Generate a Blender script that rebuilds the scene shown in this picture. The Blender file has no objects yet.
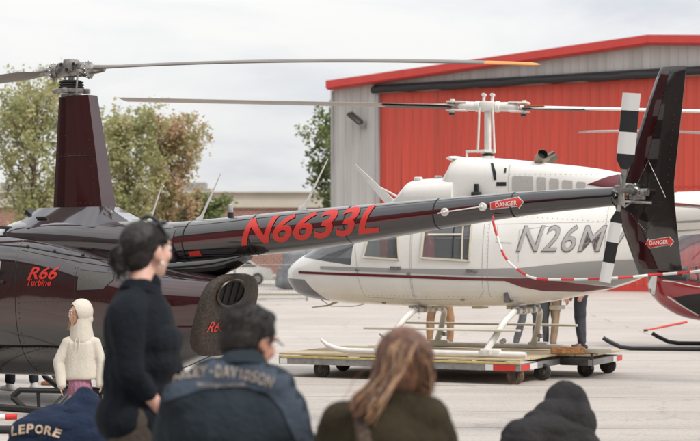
import bpy, bmesh, math, random
from mathutils import Vector, Matrix, noise
from mathutils.bvhtree import BVHTree
random.seed(7)
R=math.radians; PI=math.pi
SC=bpy.context.scene; COL=SC.collection
FPX=1650.0; CH=1.49            # focal length in photo pixels, eye height

# ------------------------------------------------------------------ materials
def mat(name, col, rough=.5, metal=0., coat=0., var=.0, vs=3., bump=0., bs=60., spec=.5, emis=None, dirt=None, stretch=None, sheen=0):
    m=bpy.data.materials.new(name); m.use_nodes=True; nt=m.node_tree; b=nt.nodes['Principled BSDF']
    b.inputs['Base Color'].default_value=(*col,1); b.inputs['Roughness'].default_value=rough
    b.inputs['Metallic'].default_value=metal; b.inputs['Coat Weight'].default_value=coat
    b.inputs['Coat Roughness'].default_value=.03; b.inputs['Coat IOR'].default_value=1.5 if coat<1 else 1.6
    b.inputs['Specular IOR Level'].default_value=spec
    b.inputs['Sheen Weight'].default_value=sheen
    tc=nt.nodes.new('ShaderNodeTexCoord'); src=tc.outputs['Object']
    if stretch:
        mp=nt.nodes.new('ShaderNodeMapping'); mp.inputs['Scale'].default_value=stretch
        nt.links.new(src,mp.inputs['Vector']); src=mp.outputs['Vector']
    if var>0:
        n=nt.nodes.new('ShaderNodeTexNoise'); n.inputs['Scale'].default_value=vs; n.inputs['Detail'].default_value=6
        nt.links.new(src,n.inputs['Vector'])
        r=nt.nodes.new('ShaderNodeValToRGB'); r.color_ramp.elements[0].position=.3; r.color_ramp.elements[1].position=.7
        d=dirt if dirt else tuple(c*(1-var) for c in col)
        r.color_ramp.elements[0].color=(*d,1); r.color_ramp.elements[1].color=(*[min(1,c*(1+var*.4)) for c in col],1)
        nt.links.new(n.outputs['Fac'],r.inputs['Fac']); nt.links.new(r.outputs['Color'],b.inputs['Base Color'])
        rr=nt.nodes.new('ShaderNodeMapRange'); rr.inputs['To Min'].default_value=min(1,rough*1.25); rr.inputs['To Max'].default_value=rough*.85
        nt.links.new(n.outputs['Fac'],rr.inputs['Value']); nt.links.new(rr.outputs['Result'],b.inputs['Roughness'])
    if bump>0:
        n2=nt.nodes.new('ShaderNodeTexNoise'); n2.inputs['Scale'].default_value=bs; n2.inputs['Detail'].default_value=5
        nt.links.new(src,n2.inputs['Vector'])
        bp=nt.nodes.new('ShaderNodeBump'); bp.inputs['Strength'].default_value=bump; bp.inputs['Distance'].default_value=.02
        nt.links.new(n2.outputs['Fac'],bp.inputs['Height']); nt.links.new(bp.outputs['Normal'],b.inputs['Normal'])
    if emis: b.inputs['Emission Color'].default_value=(*emis,1); b.inputs['Emission Strength'].default_value=1
    return m

def glass_mat(name, tint=(.55,.6,.6), rough=.02, glare=.05):
    m=bpy.data.materials.new(name); m.use_nodes=True; nt=m.node_tree; nt.nodes.clear()
    o=nt.nodes.new('ShaderNodeOutputMaterial'); mx=nt.nodes.new('ShaderNodeMixShader')
    t=nt.nodes.new('ShaderNodeBsdfTransparent'); t.inputs['Color'].default_value=(*tint,1)
    g=nt.nodes.new('ShaderNodeBsdfGlossy'); g.inputs['Roughness'].default_value=rough; g.inputs['Color'].default_value=(.95,.97,1,1)
    fr=nt.nodes.new('ShaderNodeFresnel'); fr.inputs['IOR'].default_value=1.9
    nt.links.new(fr.outputs[0],mx.inputs[0]); nt.links.new(t.outputs[0],mx.inputs[1]); nt.links.new(g.outputs[0],mx.inputs[2])
    df=nt.nodes.new('ShaderNodeBsdfDiffuse'); df.inputs['Color'].default_value=(.62,.64,.66,1); m2=nt.nodes.new('ShaderNodeMixShader'); m2.inputs[0].default_value=glare  # pale grey diffuse stands in for sky reflection on the panes
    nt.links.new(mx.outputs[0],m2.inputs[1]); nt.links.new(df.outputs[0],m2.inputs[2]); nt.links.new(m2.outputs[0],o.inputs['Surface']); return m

M={}
def paint_layers(name, stops, rough=.12, coat=1., metal=0., spec=.5):
    """livery paint: colour chosen by height on the airframe (object z) with sharp masked edges"""
    m=mat(name,stops[0][1],rough,metal,coat,spec=spec); nt=m.node_tree; b=nt.nodes['Principled BSDF']
    tc=nt.nodes.new('ShaderNodeTexCoord'); sp=nt.nodes.new('ShaderNodeSeparateXYZ'); nt.links.new(tc.outputs['Object'],sp.inputs[0])
    dv=nt.nodes.new('ShaderNodeMath'); dv.operation='DIVIDE'; dv.inputs[1].default_value=4.; nt.links.new(sp.outputs['Z'],dv.inputs[0])
    r=nt.nodes.new('ShaderNodeValToRGB'); r.color_ramp.interpolation='CONSTANT'; e=r.color_ramp.elements
    e[0].position=stops[0][0]/4.; e[0].color=(*stops[0][1],1); e[1].position=stops[1][0]/4.; e[1].color=(*stops[1][1],1)
    for z,c in stops[2:]:
        k=e.new(z/4.); k.color=(*c,1)
    nt.links.new(dv.outputs[0],r.inputs['Fac']); nt.links.new(r.outputs['Color'],b.inputs['Base Color'])
    # dust film
    n=nt.nodes.new('ShaderNodeTexNoise'); n.inputs['Scale'].default_value=5; n.inputs['Detail'].default_value=8; nt.links.new(tc.outputs['Object'],n.inputs['Vector'])
    mr=nt.nodes.new('ShaderNodeMapRange'); mr.inputs['To Min'].default_value=rough*.6; mr.inputs['To Max'].default_value=rough*1.8
    nt.links.new(n.outputs['Fac'],mr.inputs['Value']); nt.links.new(mr.outputs[0],b.inputs['Roughness'])
    n3=nt.nodes.new('ShaderNodeTexNoise'); n3.inputs['Scale'].default_value=2.2; nt.links.new(tc.outputs['Object'],n3.inputs['Vector'])
    bp=nt.nodes.new('ShaderNodeBump'); bp.inputs['Strength'].default_value=.12; bp.inputs['Distance'].default_value=.02
    nt.links.new(n3.outputs['Fac'],bp.inputs['Height']); nt.links.new(bp.outputs['Normal'],b.inputs['Normal']); nt.links.new(bp.outputs['Normal'],b.inputs['Coat Normal'])
    return m
MAROON=(.035,.0035,.005); INK=(.010,.008,.009)
M['cherry']=paint_layers('cherry_paint',[(0,INK),(.80,MAROON),(1.26,(.022,.010,.011))],.07)
M['boompaint']=mat('boom_paint',INK,.14,0,1.)
M['maroon']=mat('maroon_paint',MAROON,.12,0,1.)
M['finpaint']=mat('fin_paint',(.018,.013,.012),.10,0,1.,bump=.25,bs=2.5)
M['cowlgrey']=mat('cowl_paint',(.035,.026,.028),.08,0,1.,bump=.15,bs=2)
M['pylon']=mat('pylon_paint',(.034,.003,.0045),.05,0,1.,bump=.4,bs=1.7)
M['white']=mat('white_paint',(.80,.785,.75),.26,0,.6,var=.08,vs=2.2,dirt=(.72,.70,.655))
M['white2']=mat('white_parts',(.74,.72,.68),.35,0,.3,var=.12,vs=9)
M['cream']=mat('cream_paint',(.62,.57,.46),.4,var=.15,vs=5)
M['greyst']=mat('grey_stripe',(.33,.32,.31),.35,0,.4)
M['marst']=mat('maroon_stripe',(.13,.014,.019),.3,0,.5); M['boomst']=mat('boom_stripe',(.075,.008,.011),.12,0,1.)
M['redpaint']=mat('red_paint',(.30,.012,.018),.16,0,1.)
M['redlet']=mat('red_lettering',(.62,.035,.025),.4)
M['redlet2']=mat('red_marking',(.66,.045,.03),.5)
M['black']=mat('black_parts',(.015,.015,.016),.45,var=.2,vs=8)
M['rubber']=mat('rubber',(.022,.021,.021),.8,var=.4,vs=20,dirt=(.06,.05,.045))
M['steel']=mat('brushed_steel',(.42,.41,.39),.32,.9,var=.25,vs=25)
M['alu']=mat('cast_aluminium',(.40,.385,.37),.36,.8,var=.45,vs=22,dirt=(.16,.15,.14))
M['dkmetal']=mat('dark_metal',(.09,.085,.08),.4,.8,var=.3,vs=20)
M['bladegrey']=mat('blade_paint',(.19,.165,.15),.4,var=.15,vs=3,stretch=(.3,4,4))
M['orange']=mat('orange_tip',(.62,.26,.05),.45)
M['orange2']=mat('orange_strap',(.60,.16,.06),.5)
M['rust']=mat('rusty_rim',(.20,.13,.09),.7,.3,var=.5,vs=30,dirt=(.09,.06,.045))
M['wood']=mat('plywood',(.58,.47,.30),.7,var=.35,vs=4,dirt=(.36,.28,.18),stretch=(1,9,9),bump=.2,bs=20)
M['woodedge']=mat('painted_edge',(.60,.48,.20),.7,var=.3,vs=12)
M['galv']=mat('galvanised',(.34,.33,.32),.45,.4,var=.3,vs=14)
M['tapew']=mat('tape_white',(.75,.74,.72),.35); M['taper']=mat('tape_red',(.62,.04,.03),.35)
M['gunk']=mat('textured_cowl',(.050,.036,.027),.6,0,0.,var=.35,vs=30,bump=.9,bs=28)
M['grille']=mat('grille',(.12,.115,.105),.6,.2,var=.4,vs=120)
M['grillw']=mat('grille_light',(.46,.44,.41),.55,.0,var=.3,vs=160)
M['glass']=glass_mat('window_glass',(.52,.57,.58),glare=.17); M['glassd']=glass_mat('chin_glass',(.52,.46,.46),glare=.16); M['glassc']=glass_mat('canopy_glass',(.82,.80,.80))
M['seatred']=mat('red_seat',(.40,.05,.05),.8,bump=.2); M['seatgr']=mat('grey_seat',(.14,.13,.13),.8,bump=.2)
M['skin']=mat('skin',(.56,.30,.21),.5,var=.15,vs=14,dirt=(.50,.23,.16)); M['skin2']=mat('pale_skin',(.66,.42,.33),.5,var=.12,vs=14,dirt=(.62,.33,.26))
M['eyew']=mat('eye_white',(.75,.72,.68),.2); M['eyed']=mat('eye_dark',(.04,.03,.02),.1)
def cloth(n,c,b=.45,bs=55,v=.3,rough=.95): M[n]=mat(n,c,rough,var=v,vs=5,bump=b,bs=bs,spec=.25)
cloth('navyshirt',(.006,.009,.014)); cloth('navyhoodie',(.011,.020,.046)); cloth('slateshirt',(.020,.029,.038),v=.3)
cloth('slatelit',(.055,.072,.098),v=.35); cloth('olive',(.034,.026,.013),v=.35); cloth('charcoal',(.030,.028,.029),v=.45)
cloth('creamknit',(.62,.57,.49),b=.2,bs=60,v=.08); cloth('pinkskirt',(.42,.19,.27)); cloth('khaki',(.30,.225,.15)); cloth('greytr',(.13,.125,.125))
cloth('tan',(.33,.19,.105)); cloth('greyjean',(.14,.145,.155)); cloth('beige',(.36,.26,.17)); cloth('darkgrey',(.065,.066,.078)); cloth('darkjean',(.028,.031,.038))
cloth('dkkhaki',(.075,.06,.048)); cloth('lightshirt',(.60,.60,.60)); cloth('orangetop',(.55,.16,.06)); cloth('bluejean',(.13,.2,.30))
M['hairdk']=mat('dark_hair',(.012,.007,.006),.55,var=.5,vs=40,stretch=(6,6,.6)); M['hairbr']=mat('brown_hair',(.010,.0065,.005),.65,var=.4,vs=40)
M['hairred']=mat('auburn_hair',(.15,.062,.03),.5,var=.6,vs=30,dirt=(.06,.024,.012)); M['hairblond']=mat('blond_hair',(.48,.32,.17),.45,var=.3,vs=30)
M['shoew']=mat('white_shoe',(.6,.58,.55),.6); M['shoeb']=mat('black_shoe',(.02,.02,.022),.4); M['shoeblue']=mat('blue_shoe',(.03,.16,.42),.5); M['shoetan']=mat('brown_shoe',(.28,.10,.05),.5)
M['beige_print']=mat('beige_print',(.46,.35,.25),.7); M['dim_print']=mat('dim_print',(.33,.27,.22),.7,var=.4,vs=40)
M['pearl']=mat('pearl',(.7,.68,.62),.2); M['plasticblk']=mat('glasses_black',(.01,.01,.01),.15)
M['chw']=mat('chain_white',(.75,.74,.72),.5); M['chr']=mat('chain_red',(.6,.03,.03),.5)
M['tarp']=mat('tarp',(.19,.20,.22),.6,var=.3,vs=3,bump=.5,bs=5)

# ------------------------------------------------------------------ mesh helpers
class MB:
    def __init__(s): s.v=[]; s.f=[]
    def add(s,vs,fs):
        b=len(s.v); s.v+=[Vector(p) for p in vs]; s.f+=[tuple(b+i for i in f) for f in fs]; return s
    def box(s,c,d,rot=None,bev=0):
        hx,hy,hz=d[0]/2,d[1]/2,d[2]/2; c=Vector(c)
        if bev>0:
            bm=bmesh.new(); bmesh.ops.create_cube(bm,size=1)
            for v in bm.verts: v.co=Vector((v.co.x*d[0],v.co.y*d[1],v.co.z*d[2]))
            bmesh.ops.bevel(bm,geom=bm.edges[:]+bm.verts[:],offset=bev,segments=2,affect='EDGES',profile=.5)
            bm.verts.index_update(); vs=[v.co.copy() for v in bm.verts]; fs=[tuple(v.index for v in f.verts) for f in bm.faces]; bm.free()
        else:
            vs=[Vector((x,y,z)) for x in(-hx,hx) for y in(-hy,hy) for z in(-hz,hz)]
            fs=[(0,1,3,2),(4,6,7,5),(0,4,5,1),(2,3,7,6),(0,2,6,4),(1,5,7,3)]
        if rot: vs=[rot@v for v in vs]
        return s.add([v+c for v in vs],fs)
    def tube(s,pts,r,n=10,cap=True,flat=None):
        pts=[Vector(p) for p in pts]; rs=r if isinstance(r,(list,tuple)) else [r]*len(pts)
        b=len(s.v); up=None
        for i,p in enumerate(pts):
            t=(pts[min(i+1,len(pts)-1)]-pts[max(i-1,0)]).normalized()
            if up is None: up=Vector((0,0,1)) if abs(t.z)<.9 else Vector((0,1,0))
            a=t.cross(up).normalized(); q=a.cross(t).normalized(); up=q
            for k in range(n):
                an=2*PI*k/n; w=flat if flat else 1
                s.v.append(p+a*math.cos(an)*rs[i]+q*math.sin(an)*rs[i]*w)
        for i in range(len(pts)-1):
            for k in range(n):
                s.f.append((b+i*n+k,b+i*n+(k+1)%n,b+(i+1)*n+(k+1)%n,b+(i+1)*n+k))
        if cap:
            s.f.append(tuple(b+k for k in range(n))[::-1]); e=b+(len(pts)-1)*n; s.f.append(tuple(e+k for k in range(n)))
        return s
    def cyl(s,a,b,r,n=16): return s.tube([a,b],r,n)
    def ell(s,c,r,rot=None,nu=14,nv=9):
        c=Vector(c); r=(r,r,r) if not isinstance(r,(tuple,list)) else r
        vs=[];fs=[]
        for j in range(1,nv):
            th=PI*j/nv
            for i in range(nu):
                ph=2*PI*i/nu; vs.append(Vector((r[0]*math.sin(th)*math.cos(ph),r[1]*math.sin(th)*math.sin(ph),r[2]*math.cos(th))))
        top=len(vs); vs.append(Vector((0,0,r[2]))); bot=len(vs); vs.append(Vector((0,0,-r[2])))
        for j in range(nv-2):
            for i in range(nu): fs.append((j*nu+i,(j+1)*nu+i,(j+1)*nu+(i+1)%nu,j*nu+(i+1)%nu))
        for i in range(nu): fs.append((top,i,(i+1)%nu)); fs.append((bot,(nv-2)*nu+(i+1)%nu,(nv-2)*nu+i))
        if rot: vs=[rot@v for v in vs]
        return s.add([v+c for v in vs],fs)
    def cap(s,a,b,r1,r2=None,n=14):
        r2=r1 if r2 is None else r2; a=Vector(a); b=Vector(b); t=(b-a); L=t.length
        if L<1e-5: return s.ell(a,r1)
        t/=L; pts=[];rs=[]
        for k in range(5): an=PI/2*k/4.5; pts.append(a-t*r1*math.cos(an)); rs.append(max(1e-3,r1*math.sin(an)))
        pts.append(a); rs.append(r1); pts.append(b); rs.append(r2)
        for k in range(4,-1,-1): an=PI/2*k/4.5; pts.append(b+t*r2*math.cos(an)); rs.append(max(1e-3,r2*math.sin(an)))
        return s.tube(pts,rs,n)
    def prism(s,poly,axis,a,b):
        """polygon (2D) extruded between a and b along axis 'x','y','z'"""
        n=len(poly)
        def mk(p,h): return {'x':(h,p[0],p[1]),'y':(p[0],h,p[1]),'z':(p[0],p[1],h)}[axis]
        vs=[mk(p,a) for p in poly]+[mk(p,b) for p in poly]
        fs=[tuple(range(n))[::-1],tuple(range(n,2*n))]+[(i,(i+1)%n,n+(i+1)%n,n+i) for i in range(n)]
        return s.add(vs,fs)
    def loft(s,rings,cap=True,close=True):
        n=len(rings[0]); b=len(s.v)
        for r in rings: s.v+=[Vector(p) for p in r]
        for i in range(len(rings)-1):
            for k in range(n): s.f.append((b+i*n+k,b+i*n+(k+1)%n,b+(i+1)*n+(k+1)%n,b+(i+1)*n+k))
        if cap: s.f.append(tuple(b+k for k in range(n))[::-1]); e=b+(len(rings)-1)*n; s.f.append(tuple(e+k for k in range(n)))
        return s
    def mesh(s,name,fix=True):
        me=bpy.data.meshes.new(name); me.from_pydata([tuple(v) for v in s.v],[],s.f)
        if fix:
            bm=bmesh.new(); bm.from_mesh(me); bmesh.ops.recalc_face_normals(bm,faces=bm.faces[:]); bm.to_mesh(me); bm.free()
        return me

def link(name,me,m,parent=None,smooth=35):
    o=bpy.data.objects.new(name,me); COL.objects.link(o)
    if m is not None:
        me.materials.clear(); me.materials.append(m)
    if smooth:
        try: me.shade_smooth(); me.set_sharp_from_angle(angle=R(smooth))
        except Exception: pass
    if parent: o.parent=parent
    return o
def obj(name,mb,m,parent=None,smooth=35): return link(name,mb.mesh(name),m,parent,smooth)
def thing(name,label,cat,loc=(0,0,0),rz=0,group=None):
    o=bpy.data.objects.new(name,None); COL.objects.link(o); o.location=loc; o.rotation_euler=(0,0,rz)
    o['label']=label; o['category']=cat
    if group: o['group']=group
    o.empty_display_size=.2
    return o
def tag(o,label,cat,group=None):
    o['label']=label; o['category']=cat
    if group: o['group']=group
    return o
def struct(o,label=None,kind='structure'):
    o['kind']=kind
    if label: o['label']=label
    return o
def copy_tree(o,parent=None):
    c=o.copy(); COL.objects.link(c); c.parent=parent
    for ch in list(o.children): copy_tree(ch,c)
    return c
def evalmesh(o):
    bpy.context.view_layer.update()
    dg=bpy.context.evaluated_depsgraph_get(); me=bpy.data.meshes.new_from_object(o.evaluated_get(dg)); return me
def drop(o):
    me=o.data; bpy.data.objects.remove(o)
    if me and me.users==0: bpy.data.meshes.remove(me)
def boolean(base,cutters,op='DIFFERENCE'):
    """base mesh cut by cutter meshes, returns new mesh"""
    bo=bpy.data.objects.new('tmp',base); COL.objects.link(bo); tmp=[]
    for c in cutters:
        co=bpy.data.objects.new('tmpc',c); COL.objects.link(co); tmp.append(co)
        m=bo.modifiers.new('b','BOOLEAN'); m.operation=op; m.object=co; m.solver='EXACT'
    me=evalmesh(bo); drop(bo)
    for c in tmp: bpy.data.objects.remove(c)
    return me

def cr(st,n):
    """catmull-rom resample of station tuples, first value monotone"""
    out=[]
    for i in range(len(st)-1):
        p0=st[max(0,i-1)];p1=st[i];p2=st[i+1];p3=st[min(len(st)-1,i+2)]
        for k in range(n):
            t=k/n; row=[]
            for a,b,c,d in zip(p0,p1,p2,p3):
                m1=(c-a)*.5; m2=(d-b)*.5
                if (b-a)*(c-b)<=0: m1=0
                if (c-b)*(d-c)<=0: m2=0
                row.append((2*t**3-3*t**2+1)*b+(t**3-2*t**2+t)*m1+(-2*t**3+3*t**2)*c+(t**3-t**2)*m2)
            out.append(tuple(row))
    out.append(tuple(st[-1])); return out
def body_rings(st,n=48,sub=5,scale=1.,shear=None):
    """stations: x, zbottom, ztop, halfwidth, exponent, widest-height fraction"""
    rings=[]
    for (x,zb,zt,hw,e,wf) in cr(st,sub):
        zc=zb+(zt-zb)*wf; ht=(zt-zc)*scale; hb=(zc-zb)*scale; ring=[]
        for k in range(n):
            a=2*PI*k/n; c=math.cos(a); q=math.sin(a)
            y=hw*scale*math.copysign(abs(c)**(2/e),c); z=zc+(ht if q>0 else hb)*math.copysign(abs(q)**(2/e),q)
            xx=x+(shear(x,z) if shear else 0)
            ring.append((xx,y,z))
        rings.append(ring)
    return rings

def bvh(me): return BVHTree.FromPolygons([v.co.copy() for v in me.vertices],[tuple(p.vertices) for p in me.polygons])
def project(me2d_verts,faces,tree,origin,dirv,ua,va,step,off,name,m,parent,smooth=60):
    """2D faces in (u,v); point = origin+u*ua+v*va, cast along dirv on the tree"""
    bm=bmesh.new(); vs=[bm.verts.new((p[0],p[1],0)) for p in me2d_verts]
    for f in faces:
        try: bm.faces.new([vs[i] for i in f])
        except ValueError: pass
    bmesh.ops.triangulate(bm,faces=bm.faces[:])
    us=[p[0] for p in me2d_verts]; ws=[p[1] for p in me2d_verts]
    for ax,lo,hi in((0,min(us),max(us)),(1,min(ws),max(ws))):
        k=lo+step
        while k<hi:
            no=(1,0,0) if ax==0 else (0,1,0); co=(k,0,0) if ax==0 else (0,k,0)
            bmesh.ops.bisect_plane(bm,geom=bm.verts[:]+bm.edges[:]+bm.faces[:],plane_co=co,plane_no=no,dist=1e-5); k+=step
    kill=[]; origin=Vector(origin); dirv=Vector(dirv).normalized(); ua=Vector(ua); va=Vector(va)
    for v in bm.verts:
        p=origin+ua*v.co.x+va*v.co.y; h=tree.ray_cast(p,dirv)
        if h[0] is None: kill.append(v); continue
        nn=h[1] if h[1].dot(dirv)<0 else -h[1]
        v.co=h[0]+(nn-dirv*.35)*off
    if kill: bmesh.ops.delete(bm,geom=kill,context='VERTS')
    for f in bm.faces:
        f.normal_update()
        if f.normal.dot(dirv)>0: f.normal_flip()
    me=bpy.data.meshes.new(name); bm.to_mesh(me); bm.free()
    return link(name,me,m,parent,smooth)
def text2d(txt,size,shear=0,bold=0.,space=1.,width=None):
    cu=bpy.data.curves.new('t','FONT'); cu.body=txt; cu.size=size; cu.shear=shear; cu.offset=bold*size; cu.space_character=space; cu.resolution_u=4
    cu.align_x='CENTER'; cu.align_y='CENTER'
    o=bpy.data.objects.new('t',cu); COL.objects.link(o); me=evalmesh(o); bpy.data.objects.remove(o); bpy.data.curves.remove(cu)
    vs=[(v.co.x,v.co.y) for v in me.vertices]; fs=[tuple(p.vertices) for p in me.polygons]; bpy.data.meshes.remove(me)
    x0=min(v[0] for v in vs); x1=max(v[0] for v in vs); y0=min(v[1] for v in vs); y1=max(v[1] for v in vs)
    vs=[(x-(x0+x1)/2,y-(y0+y1)/2) for x,y in vs]
    if width: k=width/(x1-x0); vs=[(x*k,y) for x,y in vs]
    return vs,fs
class Frame:
    def __init__(s,X,Y,yaw):
        a=R(yaw); s.O=(X,Y); s.n=(-math.cos(a),math.sin(a)); s.l=(-math.sin(a),-math.cos(a)); s.rz=math.atan2(s.n[1],s.n[0])
    def q(s,px,py,c=0):
        dx=(px-350)/FPX; dz=(258-py)/FPX
        t=(c+s.O[0]*s.l[0]+s.O[1]*s.l[1])/(dx*s.l[0]+s.l[1]); P=(t*dx,t)
        return (P[0]-s.O[0])*s.n[0]+(P[1]-s.O[1])*s.n[1], CH+t*dz
    def loc(s,X,Y,Z): # world to local
        dx=X-s.O[0]; dy=Y-s.O[1]; return Vector((dx*s.n[0]+dy*s.n[1],dx*s.l[0]+dy*s.l[1],Z))
def at(px,py,d): return Vector(((px-350)/FPX*d,d,CH+(258-py)/FPX*d))
def side_decal(name,poly,tree,m,parent,F=None,c=.6,off=.004,step=.05,side=1):
    """poly: photo points (F given) or local (x,z) points, laid on the left flank"""
    P=[F.q(p[0],p[1],c) for p in poly] if F else poly
    return project(P,[tuple(range(len(P)))],tree,(0,3*side,0),(0,-side,0),(1,0,0),(0,0,1),step,off,name,m,parent)
def side_text(name,txt,x,z,h,w,tree,m,parent,ang=0,shear=0,bold=0,off=.005,step=.03,side=1,space=1.):
    vs,fs=text2d(txt,h/.70,shear,bold,space,w)
    ca,sa=math.cos(ang),math.sin(ang)
    return project(vs,fs,tree,(x,3*side,z),(0,-side,0),(-ca*side,0,sa),(sa*side,0,ca),step,off,name,m,parent)
def rivets(pts,tree,parent,m,side=1,name='rivet_row',r=.006):
    mb=MB()
    for (x,z) in pts:
        h=tree.ray_cast(Vector((x,3*side,z)),Vector((0,-side,0)))
        if h[0] is None: continue
        n=h[1]; mb.tube([h[0]-n*.004,h[0]+n*.004],r,6)
    if mb.v: return obj(name,mb,m,parent,0)
def seam(name,pts,tree,parent,m,side=1,w=.006,off=.002):
    """thin panel line laid along a polyline in (x,z)"""
    mb=MB(); P=[]
    for i in range(len(pts)-1):
        a=Vector(pts[i]);b=Vector(pts[i+1]);k=max(2,int((b-a).length/.05))
        for j in range(k): P.append(a.lerp(b,j/k))
    P.append(Vector(pts[-1])); Q=[]
    for p in P:
        h=tree.ray_cast(Vector((p.x,3*side,p.y)),Vector((0,-side,0)))
        if h[0] is not None: Q.append(h[0]+h[1]*off)
    if len(Q)>1: mb.tube(Q,w,4); return obj(name,mb,m,parent,0)

# ------------------------------------------------------------------ camera, light, sky
cam=bpy.data.cameras.new('camera'); co=bpy.data.objects.new('camera',cam); COL.objects.link(co); SC.camera=co
cam.sensor_width=36; cam.lens=FPX/700*36; cam.shift_y=37.5/700; cam.clip_end=3000; cam.clip_start=.1
co.location=(0,0,CH); co.rotation_euler=(PI/2,0,0)
cam.dof.use_dof=True; cam.dof.focus_distance=15.5; cam.dof.aperture_fstop=3.4; cam.dof.aperture_blades=9
sun=bpy.data.lights.new('sun','SUN'); so=bpy.data.objects.new('sun',sun); COL.objects.link(so)
sun.energy=1.8; sun.angle=R(14); sun.color=(1,.95,.88)
sd=Vector((.60,-.50,.95)).normalized(); so.rotation_euler=sd.to_track_quat('Z','Y').to_euler()
elev=math.asin(sd.z); azi=math.atan2(sd.x,sd.y)
w=bpy.data.worlds.new('World'); SC.world=w; w.use_nodes=True; nt=w.node_tree; bg=nt.nodes['Background']
sky=nt.nodes.new('ShaderNodeTexSky'); sky.sky_type='NISHITA'; sky.sun_disc=False; sky.sun_elevation=elev; sky.sun_rotation=azi
tc=nt.nodes.new('ShaderNodeTexCoord'); mp=nt.nodes.new('ShaderNodeMapping'); mp.inputs['Scale'].default_value=(1,1,3.6); mp.inputs['Location'].default_value=(.3,.1,.0)
nt.links.new(tc.outputs['Generated'],mp.inputs['Vector'])
nz=nt.nodes.new('ShaderNodeTexNoise'); nz.inputs['Scale'].default_value=4.2; nz.inputs['Detail'].default_value=8; nz.inputs['Roughness'].default_value=.55; nz.inputs['Distortion'].default_value=.3
nt.links.new(mp.outputs[0],nz.inputs['Vector'])
cr1=nt.nodes.new('ShaderNodeValToRGB'); e=cr1.color_ramp.elements
e[0].position=.37; e[0].color=(5.3,5.5,5.9,1); e[1].position=.62; e[1].color=(7.6,7.5,7.35,1)
k=e.new(.5); k.color=(6.8,6.82,6.9,1)
nt.links.new(nz.outputs['Fac'],cr1.inputs['Fac'])
mxs=nt.nodes.new('ShaderNodeMix'); mxs.data_type='RGBA'; mxs.inputs[0].default_value=.93
nt.links.new(sky.outputs[0],mxs.inputs[6]); nt.links.new(cr1.outputs[0],mxs.inputs[7]); sxyz=nt.nodes.new('ShaderNodeSeparateXYZ'); nt.links.new(tc.outputs['Generated'],sxyz.inputs[0])
mrz=nt.nodes.new('ShaderNodeMapRange'); mrz.inputs['From Min'].default_value=0; mrz.inputs['From Max'].default_value=.75; mrz.inputs['To Min'].default_value=.80; mrz.inputs['To Max'].default_value=1.45; nt.links.new(sxyz.outputs['Z'],mrz.inputs['Value'])
vm=nt.nodes.new('ShaderNodeVectorMath'); vm.operation='SCALE'; nt.links.new(mxs.outputs[2],vm.inputs[0]); nt.links.new(mrz.outputs[0],vm.inputs['Scale']); nt.links.new(vm.outputs[0],bg.inputs['Color'])
bg.inputs['Strength'].default_value=.1
SC.view_settings.view_transform='Standard'; SC.view_settings.look='None'; SC.view_settings.exposure=.52; SC.view_settings.gamma=1
SC.view_settings.use_curve_mapping=False
SC.cycles.max_bounces=6; SC.cycles.diffuse_bounces=3; SC.cycles.transparent_max_bounces=8; SC.cycles.use_denoising=True

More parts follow.
